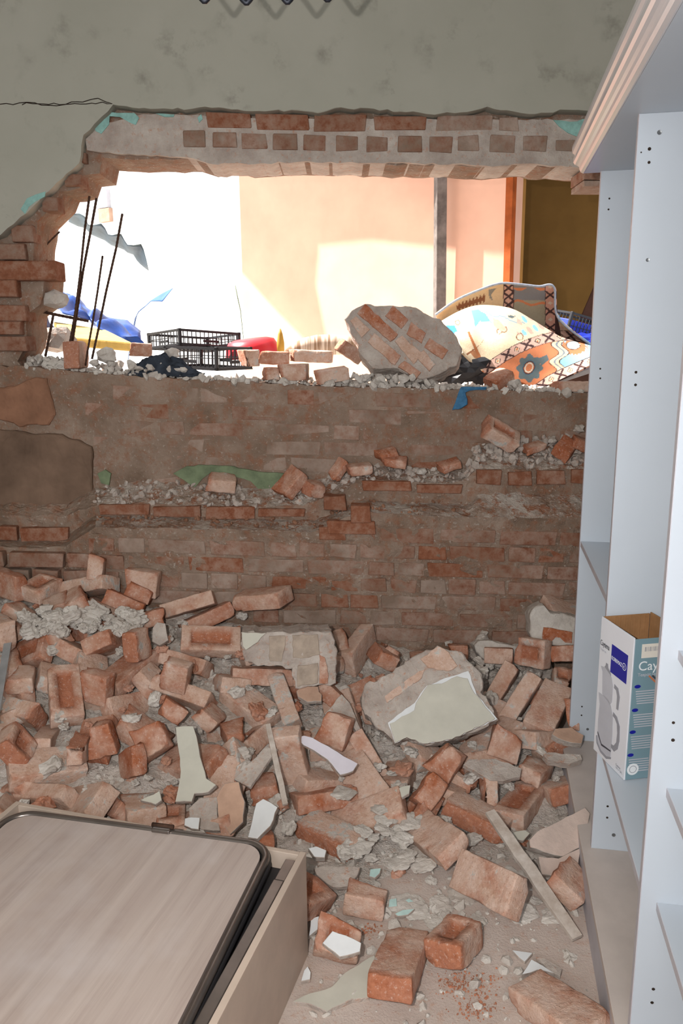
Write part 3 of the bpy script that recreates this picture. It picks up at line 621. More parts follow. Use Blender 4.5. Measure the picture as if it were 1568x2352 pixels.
# teal face: local y from 0 (near left edge) to -bdp_, facing -x
RTl = (math.pi / 2, 0, -math.pi / 2)
def tf_box(name, y0, y1, h0, h1, mat, off=.0011): return box(name, (-off, y1, h0 * bh), (-.0004, y0, h1 * bh), M[mat], bxo)
tf_box('barcode_sticker', -.022, -.105, .86, .955, 'label_cream')
for i in range(17): tf_box('barcode_bar', -.030 - i * .0042, -.030 - i * .0042 - (.0012 if i % 3 else .0022), .905, .935, 'ink_grey', .0014)
text('lettering', 'Caytema', .034, (-.0008, -.016, .775 * bh), RTl, 'ink_white', bxo); text('lettering', 'Teapot set', .012, (-.0008, -.016, .735 * bh), RTl, 'ink_light', bxo)
for yy, h in ((-.018, .665), (-.016, .50), (-.014, .345), (-.013, .18)):
    bm = bmesh.new(); n = 16; c_ = [bm.verts.new((-.0009, yy + .0085 * math.cos(2 * math.pi * q / n), h * bh + .0048 * math.sin(2 * math.pi * q / n))) for q in range(n)]; bm.faces.new(c_); from_bm('language_badge', bm, M['ink_blue'], bxo)
    for r_ in range(6): tf_box('text_line', yy + .004 - .001 * r_, yy - .05 - .014 * ((r_ * 7) % 4), h - .038 - r_ * .017, h - .031 - r_ * .017, 'ink_light', .0008)
for mt, y0 in (('ink_dark', -.055), ('ink_orange', -.046)):
    Mx, Lb = bar_matrix((-.0009, y0, .735 * bh), (-.0009, y0 - .03, .66 * bh), Vector((-1, 0, 0))); box('stroke_print', (0, -.0022, 0), (Lb, .0022, .0004), M[mt], bxo, 0, Mx)
bm = bmesh.new(); n = 20; c_ = [bm.verts.new((-.0009, -.022 + .016 * math.cos(2 * math.pi * q / n), .075 * bh + .016 * math.sin(2 * math.pi * q / n))) for q in range(n)]; bm.faces.new(c_); sl = from_bm('round_seal', bm, M['ink_white'], bxo)
ring('seal_ring', -.022, .075 * bh, .010, .0015, 'ink_grey', sl, -.0013, 't')
# red bottle peeking past the frame edge, on the near bay
rb = SB + SD * (TC - .20) + SN * .115
bp = atZ(1572, 1500, 1.0); rbz = .985
def lathe(name, prof_, mat, parent=None, loc=None, n=20):
    V = []; Fc = []
    for r, z in prof_:
        for q in range(n): V.append((r * math.cos(2 * math.pi * q / n), r * math.sin(2 * math.pi * q / n), z))
    for i in range(len(prof_) - 1):
        for q in range(n): Fc.append((i * n + q, i * n + (q + 1) % n, (i + 1) * n + (q + 1) % n, (i + 1) * n + q))
    Fc.append(tuple(range(n))[::-1]); Fc.append(tuple(range((len(prof_) - 1) * n, len(prof_) * n)))
    return mk(name, V, Fc, mat, parent, True, loc)
bo = empty('red_bottle', (SB + SD * (TC - .22) + SN * .085).to_tuple()[:2] + (rbz,)); tag(bo, 'small red bottle with white neck standing on the nearest shelf', 'bottle')
lathe('body', [(.026, 0), (.028, .004), (.031, .06), (.034, .10), (.030, .108), (.016, .112)], M['red'], bo)
lathe('neck', [(.016, .112), (.015, .118), (.014, .128), (.010, .132)], M['ink_white'], bo); lathe('cap', [(.011, .132), (.011, .150), (.006, .154)], M['red'], bo)

# ---------------------------------------------------------------- wooden box with rounded lid in the lower left
CP = atZ(703, 1957, .30); cab = empty('wooden_box', (CP.x, CP.y, 0), math.radians(-16.1)); tag(cab, 'low wood-laminate box with a round-cornered lid in a dark metal rim', 'cabinet')
CW, CD, CH = .86, 1.0, .30
box('side_panel', (-.016, -CD, 0), (0, 0, CH), M['wood_side'], cab, .0015); box('side_panel', (-CW, -CD, 0), (-CW + .016, 0, CH), M['wood_side'], cab, .0015)
box('back_panel', (-CW + .016, -.014, 0), (-.016, 0, CH - .002), M['wood_side'], cab, .0015); box('front_panel', (-CW + .016, -CD, 0), (-.016, -CD + .016, CH - .002), M['wood_side'], cab, .0015)
box('inner_tray', (-CW + .016, -CD + .016, CH - .06), (-.016, -.014, CH - .05), M['black_gap'], cab)
rl = box('rail', (-.044, -.11, CH - .022), (-.0175, -.03, CH - .006), M['bronze'], cab, .002); box('rail', (-.044, -.62, CH - .024), (-.0175, -.115, CH - .002), M['bronze'], cab, .002); box('rail', (-.044, -.96, CH - .03), (-.0175, -.63, CH - .010), M['bronze'], cab, .002)
def rrect(x0, x1, y0, y1, r, seg=9):
    out = []
    for cx_, cy_, a0 in ((x1 - r, y1 - r, 0), (x0 + r, y1 - r, 90), (x0 + r, y0 + r, 180), (x1 - r, y0 + r, 270)):
        for i in range(seg): a = math.radians(a0 + 90 * i / (seg - 1)); out.append((cx_ + r * math.cos(a), cy_ + r * math.sin(a)))
    return out
lid_rot = Matrix.Rotation(math.radians(3.6), 3, 'Z'); lid_o = Vector((-.088, -.006, 0))
rim_path = [lid_o + lid_rot @ Vector((x, y, CH + .004)) for x, y in rrect(-.735, 0, -.93, 0, .065)]
lid_path = [lid_o + lid_rot @ Vector((x, y, 0)) for x, y in rrect(-.722, -.013, -.917, -.012, .060)]
bm = bmesh.new(); tp = [bm.verts.new((p.x, p.y, CH + .010)) for p in lid_path]; bt = [bm.verts.new((p.x, p.y, CH - .012)) for p in lid_path]; bm.faces.new(tp); bm.faces.new(bt[::-1]); k = len(tp)
for i in range(k): bm.faces.new((tp[i], bt[i], bt[(i + 1) % k], tp[(i + 1) % k]))
bmesh.ops.recalc_face_normals(bm, faces=bm.faces); from_bm('lid', bm, M['wood'], cab)
bm = bmesh.new(); add_tube(bm, rim_path, .010, 10, closed=True); from_bm('rim', bm, M['bronze'], cab, True)
bm = bmesh.new(); add_tube(bm, [p - Vector((0, 0, .022)) for p in rim_path], .012, 8, closed=True); from_bm('gasket', bm, M['black_gap'], cab, True)
hp = lid_o + lid_rot @ Vector((-.30, -.002, CH + .010))
bm = bmesh.new(); add_box(bm, (-.026, -.014, -.006), (.026, .014, .010), None, .004); h_ = from_bm('hinge', bm, M['bronze'], cab); h_.location = hp; h_.rotation_euler = (0, 0, math.radians(3.6))
bm = bmesh.new(); add_tube(bm, [(-.03, .004, .010), (.03, .004, .010)], .006, 8); from_bm('hinge_pin', bm, M['rust'], h_, True)

# grey strip and zigzag wire
A_ = on_pile(-14, 1668, .05); B_ = on_pile(18, 1478, .09); Mx, Lb = bar_matrix(A_, B_, Vector((0, -.7, .7)))
so = box('metal_strip', (-.05, -.014, 0), (Lb, .014, .004), M['alu'], None, .0008, Mx); tag(so, 'thin grey metal strip standing in the rubble at the picture edge', 'strip')
wz = bmesh.new(); zp = []
for i, (u, v) in enumerate([(420, -60), (470, 8), (513, -58), (566, 12), (612, -58), (660, 10), (706, -58), (752, 4), (800, -60)]): zp.append(atY(u, v, 2.07))
pp = []
for i in range(len(zp)):
    if 0 < i < len(zp) - 1:
        a = zp[i].lerp(zp[i - 1], .16); b_ = zp[i].lerp(zp[i + 1], .16)
        pp += [a, a.lerp(zp[i], .6).lerp(b_.lerp(zp[i], .6), .25), a.lerp(zp[i], .6).lerp(b_.lerp(zp[i], .6), .75), b_]
    else: pp.append(zp[i])
add_tube(wz, pp, .0062, 8); wo = empty('ceiling_wire', zp[4]); world_child(from_bm('zigzag', wz, M['steel'], wo, True)); tag(wo, 'dark zigzag wire hanging from above at the top of the picture', 'wire')
bm = bmesh.new(); add_tube(bm, [zp[0], zp[0] + Vector((0, 0, 3.4 - zp[0].z))], .003, 6); add_tube(bm, [zp[-1], zp[-1] + Vector((0, 0, 3.4 - zp[-1].z))], .003, 6); world_child(from_bm('hanger', bm, M['steel'], wo, True))

# ---------------------------------------------------------------- the heap of rubble
def bed_h(x, y):
    b_ = pile(x, y); a = min(1, b_ / .1)
    return b_ - .085 + (noise.noise(Vector((x * 9, y * 9, 0))) * .022 + noise.noise(Vector((x * 27, y * 27, 5))) * .012 + noise.noise(Vector((x * 70, y * 70, 8))) * .005) * (.12 + .88 * a) + .082 * (1 - a)
def bed_out(x, y):
    q = Matrix.Rotation(math.radians(16.1), 3, 'Z') @ (Vector((x, y, 0)) - Vector((CP.x, CP.y, 0))); d = Vector((x, y, 0)) - SB
    return (-CW < q.x < 0 and q.y < 0) or d.dot(SN) > -.02
rb_ = height_mesh('rubble_bed', -2.3, 1.16, 1.45, 3.27, 330, 180, bed_h, M['dust'], False, bed_out); tag(rb_, 'bed of crushed mortar and brick dust under the fallen bricks', 'rubble', kind='stuff')

def rough_block(name, L, W, H, mat, seed, frog=False, frag=False, fresh_face='', fy=1, amp=.0022, rad=.006, broken=None):
    """rounded and roughened block with its own frog; the corner (+x, fy*y, +z) is the one in view"""
    rg = random.Random(seed)
    def axis(h, n, extra=()):
        a = [-h, -h + rad * .35, -h + rad] + list(np.linspace(-h + rad, h - rad, n)[1:-1]) + [h - rad, h - rad * .35, h] + list(extra)
        a = sorted(a); out = [a[0]]
        for q in a[1:]:
            if q - out[-1] > .0008: out.append(q)
        return out
    hx, hy, hz = L / 2, W / 2, H / 2
    fx, fyy = (hx * .66 if not frag else hx * .62), hy * .46
    ex = (-fx, -fx + .003, fx - .003, fx) if frog else (); ey = (-fyy, -fyy + .003, fyy - .003, fyy) if frog else ()
    xs, ys, zs_ = axis(hx, max(5, int(L / .02)), ex), axis(hy, max(4, int(W / .02)), ey), axis(hz, 4)
    nx, ny, nz = len(xs), len(ys), len(zs_); idx = {}; verts = []; fresh = []
    off = Vector((seed * 1.37 % 50, seed * 2.11 % 50, seed * .77 % 50))
    bx_ = broken if broken is not None else ('-x' if frag else '')
    cut_n = Vector((rg.uniform(-.25, .25), rg.uniform(-.35, .35), rg.uniform(-.35, .35)))
    chips = [(Vector((rg.choice((-1, 1)) * hx, rg.choice((-1, 1)) * hy, rg.choice((-1, 1)) * hz)), rg.uniform(.012, .03)) for _ in range(3)] + [(Vector((rg.uniform(-.9, .9) * hx, rg.choice((-1, 1)) * hy, rg.choice((-1, 1)) * hz)), rg.uniform(.008, .018)) for _ in range(5)]
    def vert(i, j, q):
        key = (i, j, q)
        if key in idx: return idx[key]
        p = Vector((xs[i], ys[j], zs_[q])); f = 0.0
        inner = Vector((max(-hx + rad, min(hx - rad, p.x)), max(-hy + rad, min(hy - rad, p.y)), max(-hz + rad, min(hz - rad, p.z))))
        d = p - inner
        if d.length > 1e-7: p = inner + d.normalized() * min(d.length, rad)
        if frog and q == nz - 1 and abs(xs[i]) < fx - .001 and abs(ys[j]) < fyy - .001:
            p.z -= min(.016, H * .25); f = 1.0
        if frog and q == nz - 1 and abs(xs[i]) <= fx and abs(ys[j]) <= fyy: f = max(f, .7)
        if 'x' in bx_:
            sgn = -1 if bx_[0] == '-' else 1
            if p.x * sgn > hx - rad * 1.01:
                p.x -= sgn * (abs(noise.noise(Vector((p.y * 40, p.z * 40, 3)) + off)) * .02 + (cut_n.y * p.y + cut_n.z * p.z)); f = max(f, .85)
        for c_, r_ in chips:
            dd = (p - c_).length
            if dd < r_: p = p.lerp(p * .9, 1 - dd / r_); f = max(f, .6 * (1 - dd / r_) + .2)
        if fresh_face == 'A' and xs[i] > hx - rad * 1.01: f = max(f, .95)
        if fresh_face == 'B' and ys[j] * fy > hy - rad * 1.01: f = max(f, .95)
        w_ = p * 30 + off; p += noise.noise_vector(w_) * amp + noise.noise_vector(w_ * 3.3) * amp * .5
        idx[key] = len(verts); verts.append(p); fresh.append(f); return idx[key]
    faces = []
    for q in (0, nz - 1):
        for i in range(nx - 1):
            for j in range(ny - 1):
                f = (vert(i, j, q), vert(i + 1, j, q), vert(i + 1, j + 1, q), vert(i, j + 1, q)); faces.append(f if q else f[::-1])
    for j in (0, ny - 1):
        for i in range(nx - 1):
            for q in range(nz - 1):
                f = (vert(i, j, q), vert(i + 1, j, q), vert(i + 1, j, q + 1), vert(i, j, q + 1)); faces.append(f[::-1] if j else f)
    for i in (0, nx - 1):
        for j in range(ny - 1):
            for q in range(nz - 1):
                f = (vert(i, j, q), vert(i, j + 1, q), vert(i, j + 1, q + 1), vert(i, j, q + 1)); faces.append(f if i else f[::-1])
    me = bpy.data.meshes.new(name); me.from_pydata([tuple(v) for v in verts], [], faces); me.update()
    a = me.attributes.new('fresh', 'FLOAT', 'POINT'); a.data.foreach_set('value', fresh)
    me.polygons.foreach_set('use_smooth', [True] * len(me.polygons)); me.materials.append(mat)
    return me
BRICKS = [
 ('dusty half brick with frog facing up, against the wall above the mortar heap', (-1.2713, 3.1749, 0.5509), (0.5464, 0.0238, 0.0904, -0.8323), (0.1481, 0.1176, 0.0641), 1, 1, 0.7, 1, ''),
 ('pinkish brick standing on end at the very top of the pile', (-1.0405, 3.2066, 0.6321), (0.6489, -0.1511, 0.7452, -0.0269), (0.1052, 0.1197, 0.0656), -1, 0, 0.6, 1, ''),
 ('pale mortar-crusted brick lying just below the upright brick', (-1.0797, 3.2074, 0.5445), (0.949, -0.2286, -0.0846, -0.2002), (0.2387, 0.1164, 0.0637), -1, 0, 0.95, 0, ''),
 ('orange half brick leaning on a flat tan piece by the wall', (-0.864, 3.202, 0.5169), (0.9578, -0.1631, 0.2338, 0.037), (0.1109, 0.1199, 0.0621), -1, 0, 0.15, 1, ''),
 ('flat tan brick propped against the wall behind an orange half', (-0.8509, 3.2164, 0.5588), (0.7307, 0.6786, 0.026, -0.0692), (0.1346, 0.1133, 0.0645), -1, 0, 0.55, 1, ''),
 ('smooth pink brick with mortar crumbs along its upper edge', (-0.9784, 3.1821, 0.4414), (0.9764, -0.1376, 0.166, 0.0088), (0.2161, 0.1194, 0.0633), -1, 0, 0.5, 0, ''),
 ('orange broken brick tucked behind the smooth pink brick', (-0.9106, 3.1338, 0.4962), (0.9645, -0.1543, 0.2099, 0.0435), (0.1648, 0.12, 0.0615), -1, 0, 0.1, 1, ''),
 ('short brown brick end right of the crumb-topped pink brick', (-0.7887, 3.0687, 0.4505), (0.076, 0.1174, -0.1149, -0.9835), (0.1041, 0.1201, 0.0634), 1, 0, 0.3, 1, ''),
 ('long pink brick resting slantwise at the crest of the pile', (-0.6581, 3.2095, 0.4595), (0.1864, 0.9723, 0.0405, 0.135), (0.2269, 0.1193, 0.0611), 1, 0, 0.5, 0, ''),
 ('wedge-shaped orange brick above the brick with a long frog slot', (-0.5807, 3.1778, 0.4061), (0.9599, -0.1121, -0.1742, 0.1891), (0.2303, 0.1196, 0.0643), -1, 0, 0.25, 0, ''),
 ('whole pink brick whose long frog slot faces straight out', (-0.5353, 2.9996, 0.3727), (0.945, 0.3091, 0.0827, 0.068), (0.2379, 0.1162, 0.0629), -1, 1, 0.6, 0, ''),
 ('brick with a fresh orange end poking out of the mortar heap', (-1.1434, 2.9385, 0.4185), (0.3699, 0.0454, -0.1945, -0.9073), (0.1119, 0.12, 0.0641), 1, 0, 0.6, 1, 'A'),
 ('large pale brick cut off by the picture edge, above the metal strip', (-1.345, 2.8762, 0.4824), (0.6482, -0.6569, 0.2716, -0.2729), (0.2512, 0.1164, 0.0619), 1, 0, 0.7, 0, ''),
 ('orange brick low against the wall at the picture edge', (-1.4305, 3.1906, 0.5726), (0.7021, 0.6415, -0.1905, -0.2433), (0.2434, 0.1069, 0.0578), -1, 0, 0.2, 0, ''),
 ('tilted half brick at the upper end of the mortar heap', (-1.3102, 3.0183, 0.4902), (0.9451, -0.0836, 0.3142, -0.0314), (0.0876, 0.119, 0.0581), -1, 0, 0.5, 1, ''),
 ('tan brick half hidden under the frogged half brick', (-1.1736, 3.0797, 0.5038), (0.2143, 0.0993, 0.0804, -0.9684), (0.1026, 0.1191, 0.059), 1, 0, 0.45, 1, ''),
 ('small pointed brick fragment above the crumbled mortar', (-1.0731, 3.0383, 0.5452), (0.2416, -0.0466, 0.9561, 0.1592), (0.0768, 0.1216, 0.0599), -1, 0, 0.4, 1, ''),
 ('broken brick on edge showing two orange frog lips', (-0.7948, 2.844, 0.424), (0.4142, -0.4197, 0.5, -0.6343), (0.092, 0.1172, 0.0639), 1, 0, 0.6, 1, 'A'),
 ('long tan brick with a vertical rust stain', (-0.6394, 2.9338, 0.3117), (0.9465, -0.2673, 0.1168, -0.1382), (0.2382, 0.1188, 0.0631), -1, 0, 0.4, 0, ''),
 ('squarish brown half brick below the long rust-stained brick', (-0.6204, 2.7175, 0.3525), (0.6892, 0.7147, 0.0207, -0.1173), (0.1027, 0.1124, 0.0646), -1, 0, 0.4, 1, ''),
 ('half brick capped with grey mortar beside the squarish brown half', (-0.7414, 2.7921, 0.3087), (0.0797, 0.3941, -0.0141, 0.9155), (0.0883, 0.119, 0.0616), 1, 0, 0.6, 1, ''),
 ('whole brick standing upright with its frog slot facing the viewer', (-1.0097, 2.6483, 0.3113), (0.8071, 0.0931, 0.2206, -0.5397), (0.2412, 0.1136, 0.0612), 1, 1, 0.55, 0, ''),
 ('dark brick wedged behind the upright frogged brick', (-0.8889, 2.6412, 0.3456), (0.7041, 0.6921, -0.0586, -0.1479), (0.1068, 0.1123, 0.0615), -1, 0, 0.2, 1, ''),
 ('big rough brick streaked orange with a mortar cap', (-0.7824, 2.6886, 0.2313), (0.3812, -0.3256, 0.3584, -0.7875), (0.2393, 0.1124, 0.0581), 1, 0, 0.35, 0, ''),
 ('small bright orange brick end with a pale upper rim', (-0.6117, 2.5942, 0.2711), (0.9279, -0.2011, 0.3074, 0.0639), (0.0903, 0.12, 0.0621), -1, 0, 0.05, 1, ''),
 ('dusty brown half brick lying askew below the rough streaked brick', (-0.6541, 2.4587, 0.2323), (0.7588, 0.4192, 0.1875, -0.4619), (0.1077, 0.1084, 0.0644), -1, 0, 0.2, 1, ''),
 ('dark brick chip tucked behind the askew brown half brick', (-0.6462, 2.5229, 0.2084), (0.944, -0.1903, 0.2652, -0.0484), (0.0768, 0.1196, 0.0535), -1, 0, 0.3, 1, ''),
 ('orange half brick standing on a long side next to pale mortar', (-0.7061, 2.3966, 0.1857), (0.4303, 0.6403, 0.0349, -0.6353), (0.0996, 0.1184, 0.0533), 1, 0, 0.05, 1, ''),
 ('orange-brown brick corner pointing down to the mortar patch', (-0.8143, 2.4347, 0.2508), (0.7362, 0.6645, -0.0533, 0.1163), (0.0812, 0.1099, 0.0661), -1, 0, 0.1, 1, ''),
 ('clean orange brick lying steeply, second from the picture edge', (-0.9822, 2.4952, 0.1184), (0.739, 0.1136, 0.0035, -0.664), (0.2377, 0.1052, 0.0556), 1, 0, 0.0, 0, ''),
 ('pinkish brick set end-on left of the clean orange brick', (-1.0423, 2.5301, 0.1771), (0.4507, -0.6126, 0.4234, -0.4923), (0.2486, 0.1111, 0.0639), -1, 0, 0.65, 0, ''),
 ('broken L-shaped brick with mortar left in its frog', (-1.0794, 2.3641, 0.2635), (0.6798, -0.3094, 0.3648, -0.556), (0.1129, 0.1132, 0.0643), 1, 1, 0.5, 1, 'A'),
 ('brick with orange front at the far corner of the wooden box', (-1.0899, 2.3606, 0.1151), (0.9433, 0.0351, -0.2119, -0.2531), (0.2463, 0.1106, 0.0631), -1, 0, 0.25, 0, ''),
 ('mortar-streaked brick slab just beyond the wooden box rim', (-0.9495, 2.2665, 0.1272), (0.8166, -0.5151, 0.0132, -0.2599), (0.2474, 0.1115, 0.0526), 1, 0, 0.5, 0, ''),
 ('tan brick lying flat behind the orange wedge at the box rim', (-0.8331, 2.3957, 0.0496), (0.9314, -0.0742, 0.0543, 0.3521), (0.2015, 0.114, 0.0552), -1, 0, 0.3, 0, ''),
 ('orange brick wedge touching the box rim', (-0.7197, 2.227, 0.1172), (0.2379, -0.3576, -0.2346, -0.8721), (0.0522, 0.1199, 0.0574), 1, 0, 0.1, 1, ''),
 ('large tan brick face partly covered by the cream painted sliver', (-0.659, 2.477, 0.0987), (0.5721, -0.1709, 0.2742, -0.7539), (0.2382, 0.1052, 0.0571), 1, 0, 0.45, 0, ''),
 ('half brick with square frog just behind the box hinge', (-0.5499, 2.2166, 0.0852), (0.9952, -0.0529, 0.0203, 0.0798), (0.0972, 0.1177, 0.0539), -1, 1, 0.5, 1, ''),
 ('shadowed brick beside the thin metal strip', (-1.2359, 2.7206, 0.2751), (0.7113, 0.6176, -0.2807, -0.1839), (0.2448, 0.1061, 0.0543), -1, 0, 0.2, 0, ''),
 ('crumbling brick with a ragged lower edge beside the metal strip', (-1.1758, 2.6882, 0.3545), (0.9905, 0.0169, 0.0345, 0.1317), (0.0822, 0.1195, 0.0621), -1, 0, 0.75, 1, ''),
 ('narrow tan brick leaning on the upright frogged brick', (-1.1885, 2.8096, 0.2716), (0.7793, -0.1704, 0.1907, -0.5721), (0.244, 0.1007, 0.0554), 1, 0, 0.45, 0, ''),
 ('small pink brick splinter between two orange bricks', (-0.8876, 2.4038, 0.2233), (0.7054, -0.1407, 0.6881, -0.0958), (0.0756, 0.1192, 0.0527), -1, 0, 0.4, 1, ''),
 ('large pitted brick slab lying flat in the middle of the pile', (-0.3492, 2.7527, 0.2111), (0.9332, 0.1003, 0.1143, -0.3256), (0.2378, 0.1118, 0.0624), -1, 0, 0.6, 0, ''),
 ('tan half brick to the left of the large pitted slab', (-0.4847, 2.6216, 0.2324), (0.9254, -0.078, 0.3509, -0.1204), (0.0896, 0.1185, 0.0548), -1, 0, 0.5, 1, ''),
 ('long pale brick leaning beside the cream painted sliver', (-0.4974, 2.6705, 0.1234), (0.5258, 0.5714, -0.2031, -0.5965), (0.2216, 0.1125, 0.055), 1, 0, 0.9, 0, ''),
 ('brick on its side with a long groove, next to the thin lath', (-0.3673, 2.5631, 0.1273), (0.4483, 0.1887, -0.1893, -0.853), (0.2324, 0.1145, 0.0657), 1, 1, 0.5, 0, ''),
 ('brick with mortar upper half right of the thin lath', (-0.1824, 2.4463, 0.1618), (0.4808, 0.5935, 0.479, -0.4326), (0.2306, 0.1068, 0.0625), 1, 0, 0.65, 0, ''),
 ('narrow mortar-faced brick leaning below the big plastered block', (-0.2177, 2.7697, 0.2061), (0.7346, -0.3486, 0.4746, -0.337), (0.2334, 0.1163, 0.0648), -1, 0, 0.95, 0, ''),
 ('boxy half brick below the grey triangular shard', (-0.0276, 2.5556, 0.2112), (0.8101, 0.5478, -0.0272, -0.2071), (0.1024, 0.1148, 0.0647), -1, 0, 0.3, 1, ''),
 ('slim tan brick under the lower tip of the big cream slab', (0.0887, 2.5744, 0.1005), (0.2175, 0.8443, -0.1487, -0.4666), (0.1811, 0.1192, 0.0615), 1, 0, 0.5, 0, ''),
 ('orange-faced brick lying level below the curled pale plaster', (-0.0703, 2.3791, 0.0513), (0.965, -0.1985, -0.0084, 0.1714), (0.2119, 0.1181, 0.0616), -1, 0, 0.15, 0, ''),
 ('dusty brick pressed under the curled pale plaster', (-0.0697, 2.4688, 0.063), (0.9513, -0.0607, 0.1478, 0.2637), (0.2209, 0.1142, 0.0547), -1, 0, 0.6, 0, ''),
 ('brick with a thick mortar crust, nearest the box corner', (-0.0398, 2.2148, 0.026), (0.3078, 0.0101, -0.0004, 0.9514), (0.2158, 0.1125, 0.0587), 1, 0, 0.95, 0, 'B'),
 ('orange brick chip against the back of the box', (-0.2464, 2.1562, 0.0494), (0.9748, -0.2073, 0.0058, 0.0821), (0.0515, 0.1195, 0.0522), -1, 0, 0.05, 1, ''),
 ('orange brick sliver below the tan half brick', (-0.3914, 2.5715, 0.1907), (0.1939, 0.0128, 0.0037, -0.9809), (0.0735, 0.118, 0.0555), 1, 0, 0.2, 1, ''),
 ('brown brick under the sloping grey strip', (-0.2659, 2.3688, 0.1021), (0.9921, -0.0464, -0.0749, 0.0893), (0.0853, 0.1183, 0.0551), -1, 0, 0.3, 1, ''),
 ('chipped brick at the crest left of the plastered block', (-0.3381, 3.1625, 0.5012), (0.1056, 0.2228, 0.9691, -0.0049), (0.2342, 0.1193, 0.0663), -1, 0, 0.35, 0, ''),
 ('rough brick standing steeply right of the plastered block', (0.0661, 3.1377, 0.2771), (0.4579, -0.2934, 0.5978, -0.5889), (0.2448, 0.1143, 0.0634), -1, 0, 0.6, 0, ''),
 ('pink brick scrap between plastered block and steep brick', (-0.0015, 3.1137, 0.3195), (0.0849, 0.1273, 0.1599, -0.9752), (0.0505, 0.1175, 0.0604), 1, 0, 0.5, 1, ''),
 ('orange brick behind the big cream slab', (0.172, 3.0378, 0.2825), (0.9674, -0.0865, 0.2367, -0.0261), (0.106, 0.1199, 0.0661), -1, 0, 0.3, 1, ''),
 ('thin brick flake behind the steep brick', (0.1892, 3.0969, 0.2766), (0.9356, -0.2032, 0.2579, -0.1294), (0.094, 0.12, 0.0571), -1, 0, 0.5, 1, ''),
 ('brick lying along the foot of the plastered block', (-0.3207, 2.8879, 0.2729), (0.9821, -0.1563, 0.0418, 0.096), (0.2364, 0.12, 0.0655), -1, 0, 0.35, 0, ''),
 ('pale brick on top of the mortar stump beside the shelf', (0.9777, 3.2355, 0.4027), (0.1135, -0.1655, 0.1612, -0.9663), (0.2301, 0.1154, 0.0585), 1, 0, 0.7, 0, ''),
 ('brick end peeping out behind the big cream slab', (0.4933, 3.1381, 0.265), (0.9849, -0.1561, 0.0067, -0.075), (0.0781, 0.12, 0.0599), -1, 0, 0.3, 1, ''),
 ('half brick with frog at the foot of the mortar stump', (0.7771, 3.0132, 0.3098), (0.7428, 0.5594, -0.265, -0.2551), (0.1345, 0.1158, 0.0646), -1, 1, 0.55, 1, ''),
 ('brick with a clean orange end set in mortar behind the cream slab', (0.6646, 3.1371, 0.2521), (0.6218, -0.1118, -0.1101, -0.7673), (0.2491, 0.1174, 0.0643), 1, 0, 0.4, 0, ''),
 ('orange brick end beside the shelf upright below the mortar stump', (0.9324, 3.0814, 0.2792), (0.0974, 0.5946, -0.7834, 0.1525), (0.25, 0.1151, 0.0634), 1, 0, 0.15, 0, ''),
 ('mortar-filled frogged fragment close to the shelf upright', (0.8704, 2.9142, 0.2311), (0.1005, 0.0913, -0.1048, 0.9852), (0.07, 0.1178, 0.0581), 1, 1, 0.7, 1, ''),
 ('tan brick leaning right of the cream slab, first of three in a fan', (0.6357, 2.954, 0.1831), (0.4688, -0.0689, 0.8221, -0.3156), (0.1994, 0.1193, 0.0644), -1, 0, 0.45, 0, ''),
 ('mortar-topped brick leaning, second of three in a fan', (0.6897, 2.8161, 0.1998), (0.4668, 0.0205, 0.8341, -0.2932), (0.2132, 0.12, 0.0639), -1, 0, 0.7, 0, ''),
 ('broad flat brick leaning at the shelf, third of three in a fan', (0.7749, 2.7453, 0.1882), (0.4761, 0.106, 0.1747, -0.8553), (0.2432, 0.1149, 0.0617), 1, 0, 0.45, 0, ''),
 ('brown brick lump against the foot of the shelf upright', (0.8512, 2.673, 0.204), (0.8366, 0.5112, -0.1142, -0.1603), (0.0505, 0.1122, 0.065), -1, 0, 0.2, 1, ''),
 ('smooth orange-brown half brick under the cream slab', (0.3511, 2.4507, 0.1435), (0.8031, 0.5001, 0.0382, -0.3216), (0.094, 0.1144, 0.065), -1, 0, 0.25, 1, ''),
 ('worn brick with an orange lower edge left of the smooth half', (0.2013, 2.551, 0.0425), (0.6002, 0.0071, -0.0699, -0.7968), (0.2462, 0.1096, 0.0564), 1, 0, 0.5, 0, ''),
 ('plain tan brick below the fan of leaning bricks', (0.5734, 2.5551, 0.1452), (0.4945, 0.295, 0.393, -0.7169), (0.1026, 0.109, 0.0649), 1, 0, 0.4, 1, ''),
 ('brick fragment with mortar spots right of the plain tan brick', (0.6622, 2.489, 0.0844), (0.9426, -0.0648, 0.0841, -0.3166), (0.0982, 0.1186, 0.0548), -1, 0, 0.5, 1, ''),
 ('long brick with dusty top running under the shelf', (0.7933, 2.4247, 0.0631), (0.0731, 0.1034, -0.1571, -0.9794), (0.2251, 0.1177, 0.0584), 1, 0, 0.75, 0, 'B'),
 ('frogged brick tipped on its side above the long lath', (0.5915, 2.3632, 0.0328), (0.4839, 0.0009, -0.0596, -0.8731), (0.2404, 0.1054, 0.0588), 1, 1, 0.5, 0, ''),
 ('long brick with mortar crust whose end meets the lath tip', (0.435, 2.2863, 0.0408), (0.282, 0.0824, 0.0411, 0.955), (0.2095, 0.1168, 0.0616), 1, 0, 0.75, 0, 'B'),
 ('rough red broken brick above the mortar-crusted long brick', (0.2848, 2.3511, 0.091), (0.8835, 0.3504, 0.1098, -0.2908), (0.0829, 0.1121, 0.0642), -1, 0, 0.1, 1, ''),
 ('flat dusty brick in front of the mortar-crusted long brick', (0.2833, 2.1426, 0.0628), (0.8113, 0.1396, -0.2481, -0.5106), (0.2372, 0.1096, 0.0523), -1, 0, 0.55, 0, ''),
 ('whole pitted brick lying flat on the floor left of the lath', (0.401, 1.917, 0.0762), (0.8003, 0.3381, -0.3134, -0.3834), (0.2361, 0.1111, 0.0593), -1, 0, 0.45, 0, ''),
